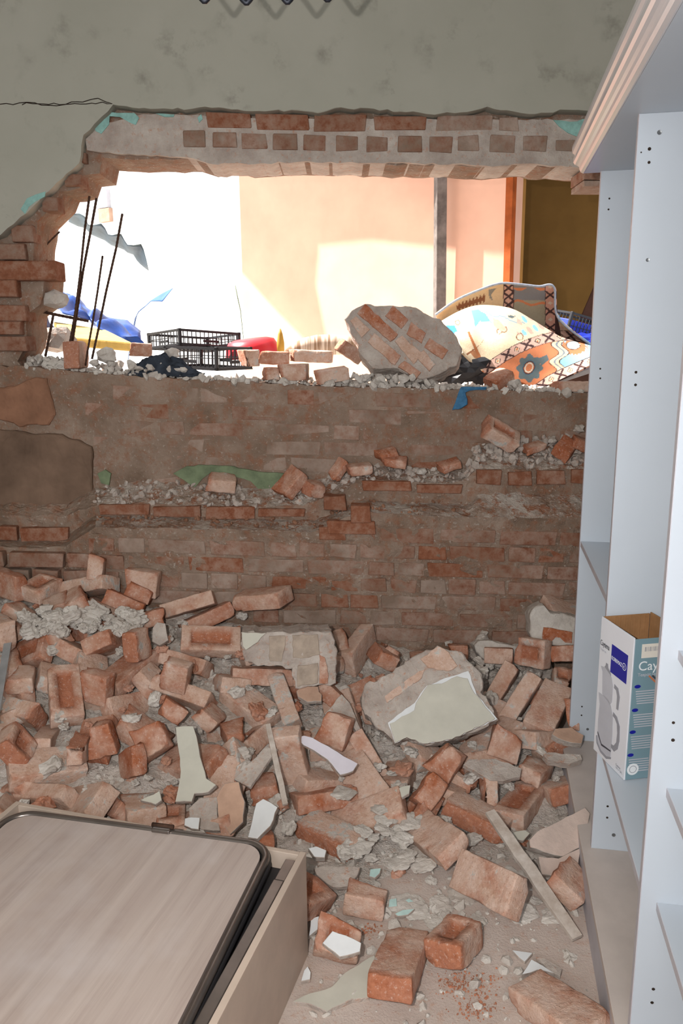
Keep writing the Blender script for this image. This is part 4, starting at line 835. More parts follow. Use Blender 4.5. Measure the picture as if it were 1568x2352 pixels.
 ('small brick piece between the lath and the shelf plinth', (0.6329, 1.9492, 0.0571), (0.099, -0.9211, 0.2009, 0.3186), (0.0939, 0.1183, 0.0564), 1, 0, 0.5, 1, ''),
 ('mortar and orange brick fragment between two long bricks', (0.4899, 2.3844, 0.0627), (0.9352, 0.3369, -0.0372, -0.103), (0.0581, 0.1092, 0.0632), -1, 0, 0.7, 1, ''),
 ('orange frogged brick squeezed against the box side', (-0.133, 1.8478, 0.086), (0.8645, 0.0369, 0.2569, 0.4305), (0.2418, 0.1088, 0.064), -1, 1, 0.15, 0, ''),
 ('cube-like half brick with scraped pale top on the floor', (0.0572, 1.9047, 0.0358), (0.6437, -0.0572, 0.0098, -0.7631), (0.0723, 0.1126, 0.0643), 1, 0, 0.4, 1, ''),
 ('half brick with a plaster flake on top beside the box', (-0.0198, 1.7332, 0.0557), (0.6099, 0.166, 0.2393, -0.737), (0.0796, 0.1143, 0.0648), 1, 1, 0.4, 1, ''),
 ('whole clean brick with bright orange end, front of the heap', (0.1349, 1.6694, 0.0455), (0.5984, -0.0794, -0.094, -0.7917), (0.2423, 0.1087, 0.058), 1, 0, 0.35, 0, 'A'),
 ('broken brick with deep frog next to the whole clean brick', (0.2815, 1.7398, 0.0426), (0.4837, -0.0309, -0.1351, -0.8642), (0.151, 0.1037, 0.0643), 1, 1, 0.45, 1, 'A'),
 ('large brick at the bottom of the picture beside the shelf plinth', (0.4929, 1.5267, 0.0414), (0.4906, -0.1131, 0.0642, 0.8616), (0.2232, 0.1104, 0.0555), 1, 0, 0.45, 0, '')
]
for i, (lab, p, q, d, fy, frog, dust, frag, fr) in enumerate(BRICKS):
    whole = not frag
    me = rough_block('fallen_brick', d[0], d[1], d[2], M['brick'], 100 + i * 7, bool(frog), bool(frag), fr, fy, .0022 if whole else .0034, .0048)
    o = link('fallen_brick' if whole else 'brick_fragment', me); o.location = p; o.rotation_mode = 'QUATERNION'; o.rotation_quaternion = q; o.color = (dust, 0, 0, 1)
    tag(o, lab, 'brick')

# ---------------------------------------------------------------- plaster slabs and shards on the heap
def shard(name, label, reg, poly, n, thick, mat, dz=.04, cat='plaster', side='mortar', seed=1, step=14, amp=1.6, group=None):
    pg = Z(reg, poly); P = on_pile(*centroid(pg), dz)
    o = px_slab(name, pg, P, n, thick, M[mat], None, step, amp, .0015, seed, M[side]); tag(o, label, cat, group); return o
shard('plaster_shard', 'long cream painted plaster sliver, cracked across, left of centre', 'R4', [(1265, 532), (1390, 525), (1415, 600), (1440, 740), (1485, 905), (1555, 950), (1500, 1000), (1400, 1012), (1380, 1070), (1262, 1072), (1285, 960), (1300, 850)], (-.1, -.55, .83), .016, 'slab_paint', .075, seed=2)
shard('plaster_shard', 'white painted plaster shard close behind the wooden box', 'R5', [(590, 925), (640, 892), (745, 952), (692, 1090), (598, 1182), (530, 1172), (560, 1050)], (-.1, -.5, .85), .018, 'slab_white', .05, seed=3)
shard('plaster_shard', 'curled lilac-white plaster piece with a turquoise smear', 'R5', [(880, 456), (930, 436), (990, 450), (1060, 490), (1180, 556), (1322, 640), (1290, 692), (1196, 722), (1105, 612), (1000, 540), (930, 505)], (.1, -.6, .8), .014, 'lilac', .085, seed=4)
shard('plaster_shard', 'grey triangular mortar shard with a narrow upper tip', 'R5', [(1080, 282), (1205, 138), (1262, 200), (1362, 430), (1330, 442), (1262, 335), (1160, 300)], (.1, -.65, .75), .02, 'mortar', .06, seed=5)
shard('plaster_shard', 'sloping grey plaster strip crossing below the thin lath', 'R5', [(650, 524), (740, 530), (545, 812), (430, 752)], (-.2, -.5, .85), .012, 'mortar', .06, seed=6)
shard('plaster_shard', 'tan angular render plate standing behind the box rim', 'R5', [(362, 782), (465, 770), (508, 915), (496, 1060), (402, 1150), (320, 1035), (305, 880)], (-.05, -.7, .7), .02, 'clay_pale', .06, seed=7)
shard('plaster_shard', 'grey mortar plate left of the tan angular render plate', 'R5', [(105, 960), (180, 890), (318, 878), (310, 1010), (330, 1120), (190, 1110), (110, 1040)], (0, -.55, .83), .02, 'mortar', .035, seed=8)
shard('plaster_shard', 'tiny white plaster tile at the box rim', 'R4', [(1330, 1190), (1375, 1180), (1440, 1185), (1430, 1270), (1380, 1265), (1325, 1240)], (0, -.5, .86), .012, 'slab_white', .05, seed=9)
shard('plaster_shard', 'cream plaster chip left of the cream sliver foot', 'R4', [(1010, 1060), (1150, 990), (1165, 1060), (1120, 1090), (1090, 1080)], (0, -.5, .86), .012, 'slab_paint', .06, seed=10)
shard('plaster_shard', 'flat oval mortar plate below the fan of leaning bricks', 'R6', [(690, 275), (720, 245), (880, 240), (1040, 300), (1030, 350), (930, 375), (850, 368)], (0, -.45, .9), .02, 'mortar', .045, seed=11)
shard('plaster_shard', 'pink-grey grooved plaster slab beside the shelf plinth', 'R6', [(1085, 730), (1130, 680), (1420, 535), (1450, 570), (1440, 620), (1400, 770), (1290, 830), (1200, 810), (1090, 775)], (.1, -.6, .8), .03, 'pinkish', .09, seed=12)
shard('plaster_shard', 'smooth pale pink plaster plate against the shelf plinth', 'R6', [(1140, 830), (1260, 840), (1400, 775), (1370, 930), (1310, 955), (1160, 935)], (.1, -.6, .8), .014, 'pinkish', .06, seed=13)
shard('plaster_shard', 'olive painted chip under the tipped frogged brick', 'R6', [(935, 690), (1060, 670), (1090, 690), (1050, 735), (980, 725)], (0, -.4, .9), .012, 'slab_paint', .03, seed=14)
shard('plaster_shard', 'large cream plaster sheet lying on the floor in front', 'R7', [(45, 942), (120, 905), (230, 872), (300, 800), (440, 718), (446, 770), (415, 850), (412, 920), (330, 930), (210, 990), (120, 950)], (0, -.05, 1), .012, 'slab_paint', .014, seed=15)
shard('plaster_shard', 'white plaster flake resting on the half brick by the box', 'R7', [(188, 660), (236, 602), (300, 622), (376, 660), (370, 702), (272, 728), (216, 684)], (0, -.35, .93), .012, 'slab_white', .105, seed=16)
shard('plaster_shard', 'pale plaster piece between box and plaster-topped half brick', 'R7', [(120, 632), (132, 545), (190, 525), (216, 540), (200, 580), (160, 600)], (0, -.3, .95), .012, 'slab_white', .03, seed=17)
shard('plaster_shard', 'broad grey plaster plate behind the cube-like half brick', 'R7', [(146, 300), (230, 292), (370, 296), (332, 385), (240, 390), (160, 330)], (0, -.35, .93), .016, 'mortar', .03, seed=18)
shard('plaster_shard', 'small white plaster block at the far box corner', 'R7', [(120, 205), (160, 195), (208, 215), (200, 250), (150, 248)], (0, -.4, .9), .02, 'slab_white', .04, seed=19)
shard('plaster_shard', 'pointed white chip above the bottom brick', 'R7', [(1098, 694), (1150, 700), (1198, 708), (1160, 752), (1130, 730)], (0, -.1, 1), .01, 'slab_white', .012, seed=20)
shard('plaster_shard', 'pale slab chip touching the back of the bottom brick', 'R7', [(1145, 812), (1190, 738), (1250, 770), (1302, 805), (1220, 790)], (0, -.1, 1), .012, 'slab_white', .02, seed=21)
shard('plaster_shard', 'grey oblong chip between bottom brick and plinth', 'R7', [(1208, 724), (1250, 730), (1340, 785), (1330, 818), (1290, 800)], (0, -.1, 1), .014, 'mortar', .018, seed=22)
shard('plaster_shard', 'pale turquoise chip left of the broken deep-frog brick', 'R7', [(508, 450), (545, 445), (548, 485), (505, 490)], (0, -.2, 1), .01, 'turq_pale', .02, seed=23)
shard('plaster_shard', 'turquoise-edged sliver in front of the cube-like half brick', 'R7', [(535, 520), (575, 500), (632, 496), (600, 525), (550, 532)], (0, -.2, 1), .01, 'turq_pale', .02, seed=24)
shard('plaster_shard', 'turquoise flake above the cube-like half brick', 'R7', [(412, 340), (418, 305), (470, 300), (465, 325), (440, 348)], (0, -.2, 1), .01, 'turq_pale', .025, seed=25)
shard('plaster_shard', 'tiny turquoise speck of plaster beside the turquoise sliver', 'R7', [(585, 455), (605, 444), (628, 462), (600, 468)], (0, -.2, 1), .01, 'turq_pale', .02, seed=26)
shard('plaster_shard', 'white and turquoise chip at the foot of the wooden box', 'R7', [(100, 790), (118, 770), (134, 800), (130, 836), (85, 845)], (0, -.2, 1), .01, 'slab_white', .02, seed=27)
shard('plaster_shard', 'tan flat stone-like render piece by the shelf upright', 'R3', [(1222, 880), (1240, 845), (1340, 838), (1412, 885), (1400, 935), (1300, 920)], (0, -.5, .86), .03, 'clay_pale', .05, seed=28)
shard('plaster_shard', 'long grey mortar bar lying in front of the shelf upright', 'R6', [(1170, 215), (1200, 202), (1395, 218), (1402, 245), (1330, 268), (1200, 250)], (0, -.4, .9), .03, 'mortar', .05, seed=29)
shard('plaster_shard', 'cream chip beside the rough red broken brick', 'R6', [(275, 430), (330, 405), (372, 400), (365, 450), (320, 475)], (0, -.4, .9), .014, 'slab_paint', .045, seed=30)
shard('plaster_shard', 'grey upright mortar slip beside the frog-lipped broken brick', 'R1', [(1100, 600), (1130, 562), (1190, 570), (1212, 690), (1150, 730), (1095, 700)], (.1, -.8, .6), .025, 'mortar', .06, seed=31)
shard('plaster_shard', 'ragged-topped tan plate below the plastered block', 'R2', [(880, 900), (920, 862), (1035, 866), (1042, 905), (1062, 925), (1060, 975), (960, 980), (890, 940)], (0, -.6, .8), .02, 'clay_pale', .06, seed=32)
# wooden laths
def lath(label, u0, v0, u1, v1, dz0, dz1, w_, t_, taper=.6, upv=(0, -.3, 1)):
    A, B = on_pile(u0, v0, dz0), on_pile(u1, v1, dz1); Mx, L = bar_matrix(A, B, Vector(upv)); bm = bmesh.new(); n = 8
    for i in range(n + 1):
        t = i / n; w2 = w_ / 2 * (taper + (1 - taper) * math.sin(math.pi * min(1, t * .6 + .2)))
        for y, z in ((-w2, 0), (w2, 0), (w2, t_), (-w2, t_)): bm.verts.new(Mx @ Vector((L * t, y + noise.noise(Vector((t * 7, 3, u0))) * .004, z)))
    bm.verts.ensure_lookup_table()
    for i in range(n):
        for k in range(4): bm.faces.new([bm.verts[j] for j in (i * 4 + k, i * 4 + (k + 1) % 4, i * 4 + 4 + (k + 1) % 4, i * 4 + 4 + k)])
    bm.faces.new([bm.verts[j] for j in (3, 2, 1, 0)]); bm.faces.new([bm.verts[n * 4 + j] for j in range(4)])
    bmesh.ops.recalc_face_normals(bm, faces=bm.faces)
    o = from_bm('wooden_lath', bm, M['lath']); tag(o, label, 'lath'); return o
lath('long splintered wooden lath slanting down to the shelf plinth', 1124, 1868, 1324, 2158, .13, .025, .036, .012)
lath('short thin grey lath standing among bricks in the heap middle', 615, 1666, 655, 1850, .11, .07, .018, .008, .8)

# ---------------------------------------------------------------- larger pieces of masonry
def chunk(label, core, P, n, thick, bricks=(), plates=(), mat='mortar', namp=.006, cat='masonry', seed=1, cuts=3):
    n = Vector(n).normalized(); c = on_plane(*centroid(core), P, n); e = empty('masonry_chunk', c); tag(e, label, cat)
    o = px_slab('mortar_core', core, P, n, thick, M[mat], e, 12, 3, .004, seed, None, namp, cuts); world_child(o)
    for i, (pg, sm, pr, dp) in enumerate(bricks):
        Pb = P + n * pr; o = px_slab('brick', pg, Pb, n, dp, M['block_brick'] if sm >= .88 else M['brick'], e, 10, 1.5, .002, seed * 10 + i, None, .0015, 1); world_child(o); o.color = (sm, 0, 0, 1)
    for i, (nm, pg, mt, pr, dp) in enumerate(plates):
        o = px_slab(nm, pg, P + n * pr, n, dp, M[mt], e, 10, 1.5, .001, seed * 10 + 50 + i, M['mortar']); world_child(o)
    return e
pg = Z('R2', [(485, 478), (650, 482), (860, 480), (1130, 468), (1160, 540), (1172, 700), (1165, 850), (1040, 862), (880, 880), (850, 740), (640, 720), (510, 690), (490, 600)])
chunk('big plastered wall block with pale broken top in the heap', pg, on_pile(*Z('R2', [(900, 700)])[0], .16), (.08, -.97, .22), .20,
      [(Z('R2', [(680, 505), (800, 500), (795, 600), (775, 688), (688, 686)]), .9, .004, .03), (Z('R2', [(850, 498), (1035, 495), (1050, 640), (930, 668), (855, 660)]), .9, .004, .03), (Z('R2', [(890, 720), (1035, 700), (1035, 845), (885, 872)]), .9, .005, .03), (Z('R2', [(1045, 640), (1085, 660), (1112, 790), (1105, 850), (1045, 848)]), .25, .006, .04)],
      [('paint_face', Z('R2', [(488, 476), (662, 482), (600, 550), (515, 606), (495, 580)]), 'slab_paint', .008, .008)], seed=3)
core80 = Z('R3', [(70, 640), (100, 582), (220, 520), (350, 442), (440, 392), (540, 345), (600, 372), (650, 380), (720, 440), (800, 512), (812, 560), (800, 622), (850, 700), (895, 788), (780, 850), (620, 912), (540, 925), (455, 940), (350, 900), (275, 935), (215, 860), (92, 765)])
chunk('big slab of wall with a cream painted face, broken edge upward', core80, on_pile(*Z('R3', [(500, 700)])[0], .15), (-.12, -.78, .62), .085,
      [(Z('R3', [(430, 425), (540, 350), (600, 385), (655, 470), (600, 500), (480, 480)]), .75, .006, .03), (Z('R3', [(215, 650), (420, 500), (460, 490), (440, 540), (230, 690)]), .85, .004, .02)],
      [('lime_coat', Z('R3', [(235, 810), (290, 765), (395, 690), (470, 585), (600, 535), (720, 498), (740, 560), (770, 640), (895, 788), (620, 912), (450, 940), (350, 900), (278, 935)]), 'slab_white', .010, .010), ('paint_face', Z('R3', [(248, 815), (395, 735), (405, 690), (480, 580), (560, 575), (650, 530), (715, 545), (742, 610), (880, 785), (620, 910), (450, 936), (350, 898), (280, 930)]), 'slab_paint', .016, .008)], seed=5, namp=.009)
# mortar stump by the shelf, still holding a brick
chunk('rough mortar stump holding a brick end, against the shelf upright', Z('R3', [(1085, 270), (1100, 140), (1170, 105), (1215, 150), (1380, 180), (1380, 345), (1240, 350), (1110, 325)]), atY(*Z('R3', [(1230, 250)])[0], 3.06), (-.1, -.96, .2), .14,
      [(Z('R3', [(1170, 238), (1345, 268), (1342, 334), (1300, 330), (1270, 300), (1240, 298), (1215, 325), (1165, 318)]), .0, .008, .08)], seed=7, mat='lump')
chunk('mortar lump joining two bricks behind the big cream slab', Z('R3', [(755, 345), (790, 318), (950, 335), (1055, 375), (1010, 400), (995, 490), (860, 470), (800, 420)]), atY(*Z('R3', [(900, 400)])[0], 3.10), (0, -.95, .3), .10, [], seed=8, mat='lump')
# the chunk of brickwork standing on the sill
core_s = Z('S4', [(205, 385), (240, 345), (310, 306), (360, 318), (450, 312), (540, 322), (600, 345), (690, 385), (760, 450), (810, 540), (780, 622), (690, 672), (590, 696), (470, 640), (350, 640), (285, 570), (260, 490), (232, 450)])
Ps = atY(*Z('S4', [(480, 500)])[0], 3.62)
chunk('tilted chunk of brickwork balanced on the broken wall', core_s, Ps, (-.10, -.93, .34), .13,
      [(Z('S4', q), sm, .007, .10) for q, sm in (([(268, 358), (310, 308), (478, 465), (438, 502)], .1), ([(412, 370), (452, 316), (532, 390), (496, 436)], .08), ([(522, 462), (546, 400), (622, 460), (600, 512)], .15), ([(612, 530), (642, 484), (738, 546), (706, 594)], .1),
        ([(322, 505), (356, 458), (492, 575), (460, 622)], .35), ([(478, 632), (512, 600), (598, 660), (572, 692)], .2), ([(232, 395), (262, 372), (335, 440), (290, 482)], .6), ([(462, 500), (500, 470), (600, 560), (560, 620)], .65), ([(575, 580), (612, 545), (670, 620), (640, 655)], .5))], mat='mortar', seed=11)

# ---------------------------------------------------------------- bricks and debris lying on the sill, ledges
def quick_brick(label, u, v, Y, L, W, H, rot, dust, frag=True, name='brick_fragment', seed=0, zoff=0.0, frog=False, fresh=''):
    me = rough_block(name, L, W, H, M['brick'], 900 + seed * 13, frog, frag, fresh, 1, .003, .006)
    o = link(name, me); P = atY(u, v, Y); o.location = P + Vector((0, 0, zoff)); o.rotation_euler = [math.radians(a) for a in rot]; o.color = (dust, 0, 0, 1); tag(o, label, 'brick'); return o
qb = quick_brick
SG = [
 ('brick standing on end beside the rusty rods on the sill', (175, 815), 3.60, .17, .065, .118, (0, 0, 92), .7),
 ('orange brick piece lying behind the crumbled mortar near the rods', (323, 803), 3.72, .10, .10, .055, (4, 3, 14), .3),
 ('orange brick in the low row behind the crates', (632, 822), 3.76, .13, .12, .06, (0, 2, 4), .25),
 ('pale brick at the far end of the low row behind the crates', (715, 818), 3.78, .20, .12, .055, (0, 3, -2), .9),
 ('grey mortar-covered block at the start of the low row', (575, 822), 3.76, .085, .12, .075, (0, 0, 5), 1.0),
 ('small brick cube at the sill edge, left of a wider one', (622, 858), 3.58, .075, .09, .055, (0, 0, 8), .45),
 ('wider brick with dusty top at the sill edge', (674, 855), 3.57, .13, .10, .072, (0, -2, -6), .55),
 ('brick fragment with a slanting pale top beside the brickwork chunk', (760, 862), 3.58, .15, .10, .055, (6, -8, 10), .6),
 ('small tipped brick leaning on the brickwork chunk', (800, 805), 3.70, .12, .10, .06, (20, 28, 40), .5),
 ('pointed orange brick shard under the rug hem', (1145, 872), 3.62, .12, .09, .06, (10, -22, 35), .2),
 ('long dusty brick on the sill next to the shelf', (1322, 888), 3.56, .20, .10, .045, (0, 1, 4), .55),
 ('half brick with a frog lying on the ledge below the blue rag', (1148, 998), 3.43, .17, .10, .065, (35, 30, 4), .7),
 ('small orange flake on the ledge right of the frogged half', (1225, 1028), 3.42, .10, .07, .03, (10, -12, 20), .2),
 ('sharp orange shard standing on the ledge near the shelf', (1297, 1030), 3.40, .11, .08, .05, (30, -25, 50), .0),
 ('dark orange lump at the ledge end beside the shelf', (1333, 1020), 3.42, .09, .08, .05, (12, 20, 10), .05),
 ('upper orange chip of the pair on the middle ledge', (888, 1045), 3.45, .09, .07, .045, (20, -12, 15), .1),
 ('lower rounded orange chip of the pair on the middle ledge', (908, 1060), 3.42, .10, .07, .04, (15, 6, -10), .2),
 ('flat orange flake near the right end of the middle ledge', (1030, 1069), 3.43, .10, .07, .035, (15, -16, 8), .1),
 ('tall orange shard leaning next to the white-edged crack', (778, 1078), 3.44, .10, .06, .04, (30, -55, 10), .15),
 ('pink brick block at the left end of the middle ledge', (824, 1078), 3.41, .11, .08, .045, (4, -4, 10), .5),
 ('big orange half brick leaning beside the green paint', (668, 1110), 3.42, .14, .10, .06, (25, -48, 15), .2),
 ('orange brick knob right of the big leaning half', (718, 1122), 3.41, .09, .08, .06, (15, 10, 30), .3),
 ('rounded brick lump below the green paint', (508, 1108), 3.45, .13, .09, .06, (18, 6, 8), .6),
]
for i, (lab, (u, v), Y, L, W, H, rot, dust) in enumerate(SG): qb(lab, u, v, Y, L, W, H, rot, dust, True, 'brick_fragment', i, frog=('frog' in lab and 'right of' not in lab))
def stone(name, label, P, r, seed, mat='lump', sc=(1, 1, .75), cat='mortar', group=None, sub=2):
    bm = bmesh.new(); bmesh.ops.create_icosphere(bm, subdivisions=sub, radius=r); off = Vector((seed * 1.9, seed * .7, seed * 3.3))
    for v in bm.verts:
        q = v.co.normalized() * 1.6 + off; k = 1 + noise.noise(q) * .42 + noise.noise(q * 2.3) * .22
        v.co = Vector((v.co.x * sc[0], v.co.y * sc[1], v.co.z * sc[2])) * k
    o = from_bm(name, bm, M[mat]); o.location = P
    return tag(o, label, cat, group)
for i, (lab, u, v, Y, r) in enumerate([('large round grey stone by the rods on the sill', 245, 818, 3.62, .045), ('small grey stone in front of the round stone', 217, 834, 3.58, .022), ('grey stone behind the dark crumpled cloth', 395, 812, 3.66, .035), ('rough grey block wedged in the broken pier', 126, 688, 3.62, .055),
        ('pale stone by the pointed shard under the rug', 1182, 884, 3.56, .033), ('white lump on the ledge against the shelf', 1328, 985, 3.44, .024), ('grey lump between the ledge flakes', 1268, 1012, 3.44, .02), ('pale lump left of the flat ledge flake', 968, 1083, 3.42, .022)]):
    stone('mortar_stone', lab, atY(u, v, Y), r, 40 + i)
# crumbs heaped on the sill and ledges, one scatter each
def crumbs(name, label, spots, seed, mat, sub=1):
    rg = random.Random(seed); V = []; Fc = []
    bmp = bmesh.new(); bmesh.ops.create_icosphere(bmp, subdivisions=sub, radius=1); base = [v.co.copy() for v in bmp.verts]; fcs = [[v.index for v in f.verts] for f in bmp.faces]; bmp.free()
    for P, r in spots:
        k0 = len(V); off = Vector((rg.uniform(0, 50), rg.uniform(0, 50), 0)); rot = Quaternion((rg.gauss(0, 1), rg.gauss(0, 1), rg.gauss(0, 1), rg.gauss(0, 1))).normalized(); s3 = Vector((rg.uniform(.7, 1.3), rg.uniform(.7, 1.3), rg.uniform(.45, .9)))
        for b_ in base:
            q = b_ * (1 + noise.noise(b_ * 1.5 + off) * .5); V.append(P + rot @ Vector((q.x * s3.x, q.y * s3.y, q.z * s3.z)) * r)
        Fc += [[k0 + i for i in f] for f in fcs]
    o = mk(name, V, Fc, M[mat]); tag(o, label, 'rubble', kind='stuff'); return o
rg = random.Random(21); sp = []
for _ in range(900):
    u = rg.uniform(60, 1350); Yq = rg.uniform(3.49, 3.80); v0 = np.interp(u, [60, 250, 560, 900, 1350], [846, 862, 880, 893, 905]); P = atY(u, float(v0), 3.5); sp.append((Vector((P.x * Yq / 3.5, Yq, P.z + rg.uniform(0, .012))), rg.choice((.004, .006, .009, .014, .02)) * rg.uniform(.7, 1.3)))
for _ in range(260):
    u = rg.choice((rg.uniform(190, 430), rg.uniform(780, 1000), rg.uniform(60, 160))); Yq = rg.uniform(3.52, 3.74); v0 = np.interp(u, [60, 250, 560, 900, 1350], [846, 862, 880, 893, 905]); P = atY(u, float(v0), 3.5); sp.append((Vector((P.x * Yq / 3.5, Yq, P.z + rg.uniform(.0, .05))), rg.uniform(.010, .026)))
crumbs('sill_crumbs', 'pale mortar crumbs strewn along the top of the broken wall', sp, 3, 'lump')
sp = []
for _ in range(420):
    u = rg.uniform(215, 1345); t = rg.random(); vb, vf = led_v(LED1, 0, u), led_v(LED1, 1, u); P = atY(u, vb, 3.5).lerp(atY(u, vf, 3.38), t); sp.append((P + Vector((0, 0, .004)), rg.choice((.004, .007, .011, .016)) * rg.uniform(.7, 1.4)))
for _ in range(160):
    u = rg.uniform(1090, 1345); t = rg.random() ** 2; P = atY(u, led_v(LED1, 0, u), 3.49).lerp(atY(u, led_v(LED1, 1, u), 3.37), t); sp.append((P + Vector((0, 0, rg.uniform(0, .03))), rg.uniform(.008, .022)))
crumbs('ledge_crumbs', 'mortar and brick crumbs lying on the wall ledges', sp, 4, 'mortar')
sp = []
for _ in range(150):
    u = rg.uniform(215, 1090); t = rg.random(); P = atY(u, led_v(LED2, 0, u), 3.39).lerp(atY(u, led_v(LED2, 1, u), 3.27), t); sp.append((P + Vector((0, 0, .003)), rg.choice((.003, .006, .010)) * rg.uniform(.7, 1.4)))
crumbs('ledge_grit', 'reddish grit lying on the lower wall ledge', sp, 5, 'clay')

# ---------------------------------------------------------------- loose lumps in the heap
occupied = [Vector(b_[1]) for b_ in BRICKS]
cab_inv = (Matrix.Translation(cab.location) @ cab.rotation_euler.to_matrix().to_4x4()).inverted()
def blocked(P):
    q = cab_inv @ P
    if -CW - .02 < q.x < .02 and q.y < .02: return True
    d = P - SB
    return d.dot(SN) > -.05
rg = random.Random(5); cnt = 0
lum_meshes = {}
def lump_mesh(kind, i):
    key = (kind, i)
    if key not in lum_meshes:
        bm = bmesh.new(); bmesh.ops.create_icosphere(bm, subdivisions=3, radius=1.0); off = Vector((i * 4.9 + 7, i * 2.7, i * 1.3))
        for v in bm.verts:
            q = v.co.normalized() * 1.5 + off; c_ = Vector([math.copysign(abs(a) ** .72, a) for a in v.co.normalized()])
            v.co = c_ * (1 + noise.noise(q) * .5 + noise.noise(q * 2.4) * .26 + noise.noise(q * 5.5) * .12) * .02; v.co.z *= .68
        me = bpy.data.meshes.new('lump'); bm.to_mesh(me); bm.free(); me.materials.append(M['lump'] if kind == 'm' else M['brick'])
        if kind != 'm':
            a = me.attributes.new('fresh', 'FLOAT', 'POINT'); a.data.foreach_set('value', [.6] * len(me.vertices))
        lum_meshes[key] = me
    return lum_meshes[key]
def lump(kind, P, r, label, group, cat, name):
    o = link(name, lump_mesh(kind, rg.randrange(9))); o.location = P; r = r / .02; o.scale = (r * rg.uniform(.8, 1.35), r * rg.uniform(.8, 1.2), r * rg.uniform(.8, 1.1)); o.rotation_euler = (rg.uniform(-.5, .5), rg.uniform(-.5, .5), rg.uniform(0, 6.28)); o.color = (rg.uniform(.1, .6), 0, 0, 1)
    tag(o, label, cat, group); return o
# bricks half buried in the gaps, each named by the loose brick next to it
buried_used = set()
def short_name(l):
    w_ = l.split(',')[0].split()[:8]
    while w_[-1] in ('the', 'a', 'an', 'with', 'of', 'in', 'on', 'at', 'to', 'by', 'and', 'its', 'two', 'whose', 'from', 'under', 'behind', 'below', 'beside', 'left', 'right', 'next', 'just', 'far', 'big', 'against', 'above', 'between', 'out', 'close', 'nearest', 'wooden', 'metal', 'running', 'cream', 'half', 'long', 'squarish', 'large', 'smooth', 'rough', 'orange', 'upright', 'leaning', 'lower', 'upper', 'very', 'grey', 'broken', 'set'): w_.pop()
    return ' '.join(w_)
def buried_label(P):
    u, v = uv_of(*P)
    for b_ in sorted(BRICKS, key=lambda q: (Vector(q[1]) - P).length):
        bu, bv_ = uv_of(*b_[1]); du, dv = u - bu, v - bv_
        rel = ('just left of' if du < 0 else 'just right of') if abs(du) > abs(dv) else ('just above' if dv < 0 else 'just below')
        l = 'half-buried brick %s the %s' % (rel, short_name(b_[0]))
        if l not in buried_used: buried_used.add(l); return l
fill_me = [rough_block('buried_brick', L_, .12, .064, M['brick'], 3000 + k * 17, k == 5, L_ < .2, '', 1, .0028, .0048) for k, L_ in enumerate((.24, .25, .15, .12, .245, .17, .10, .14))]
nf = 0; taken = [(Vector(b_[1]), b_[3][0]) for b_ in BRICKS]; tries = 0
while nf < 64 and tries < 6000:
    tries += 1; x, y = rg.uniform(-1.45, .8), rg.uniform(2.05, 3.16); P = Vector((x, y, pile(x, y) - .045))
    if blocked(P) or P.z < .012 or any((P - t).length < .068 + .19 * l for t, l in taken): continue
    o = link('buried_brick', fill_me[rg.randrange(8)]); o.location = P; o.rotation_euler = (rg.uniform(-.7, .7) + .25, rg.uniform(-.5, .5), rg.uniform(0, 6.28)); o.color = (rg.choice((.2, .45, .6, .75, .9)), 0, 0, 1)
    tag(o, buried_label(P), 'brick', 'half buried bricks in the heap'); taken.append((P, .12)); nf += 1
print('fill', nf, tries)
while cnt < 210:
    x, y = rg.uniform(-1.45, .95), rg.uniform(1.7, 3.22)
    P = Vector((x, y, pile(x, y)))
    if blocked(P) or rg.random() > (.25 + .75 * min(1, P.z / .12)): continue
    r = rg.choice((.010, .013, .016, .020, .026)) * rg.uniform(.85, 1.2)
    if any((P - t).length < .075 for t in occupied): continue
    if rg.random() < .72: lump('m', P + Vector((0, 0, r * .6 - .022)), r, 'loose grey mortar lump lying among the fallen bricks', 'mortar lumps in the heap', 'mortar', 'mortar_lump')
    else: lump('b', P + Vector((0, 0, r * .6 - .022)), r, 'small orange brick chip lying loose among the fallen bricks', 'brick chips in the heap', 'brick chip', 'brick_chip')
    cnt += 1
for _ in range(110):     # the pale heap of crumbled mortar at the upper left
    u, v = rg.uniform(45, 320), 0; v = rg.uniform(1405, 1455) + abs(u - 190) * .05; P = on_pile(u, v, .05); r = rg.choice((.008, .011, .014, .018, .026)) * rg.uniform(.8, 1.2)
    lump('m', P + Vector((0, 0, rg.uniform(-.005, .03))), r, 'pale mortar lump in the crumbled heap at the upper pile', 'crumbled mortar heap', 'mortar', 'mortar_lump')
for k in range(60):     # flat plaster and mortar chips strewn in front of the heap
    x, y = rg.uniform(-.02, .6), rg.uniform(1.84, 2.34); P = Vector((x, y, pile(x, y)))
    if blocked(P) or any((P - t).length < .09 for t in occupied): continue
    r = rg.uniform(.014, .034); o = lump('m', P + Vector((0, 0, .006)), r, 'flat grey mortar chip strewn on the floor before the heap', 'mortar chips before the heap', 'mortar', 'mortar_chip'); o.scale.z = r / .02 * .38; o.rotation_euler = (rg.uniform(-.12, .12), rg.uniform(-.12, .12), rg.uniform(0, 6.28))
sp = []; rg = random.Random(9)
red = []
for cx_, cy_, n_, sd_ in ((850, 850, 260, 60), (930, 980, 200, 50), (410, 610, 90, 30), (900, 880, 120, 90)):
    for _ in range(n_):
        q = Z('R7', [(rg.gauss(cx_, sd_), rg.gauss(cy_, sd_ * .5))])[0]; P = atZ(q[0], q[1], .001)
        red.append((P, rg.choice((.0008, .0012, .0018, .0032)) * rg.uniform(.7, 1.3)))
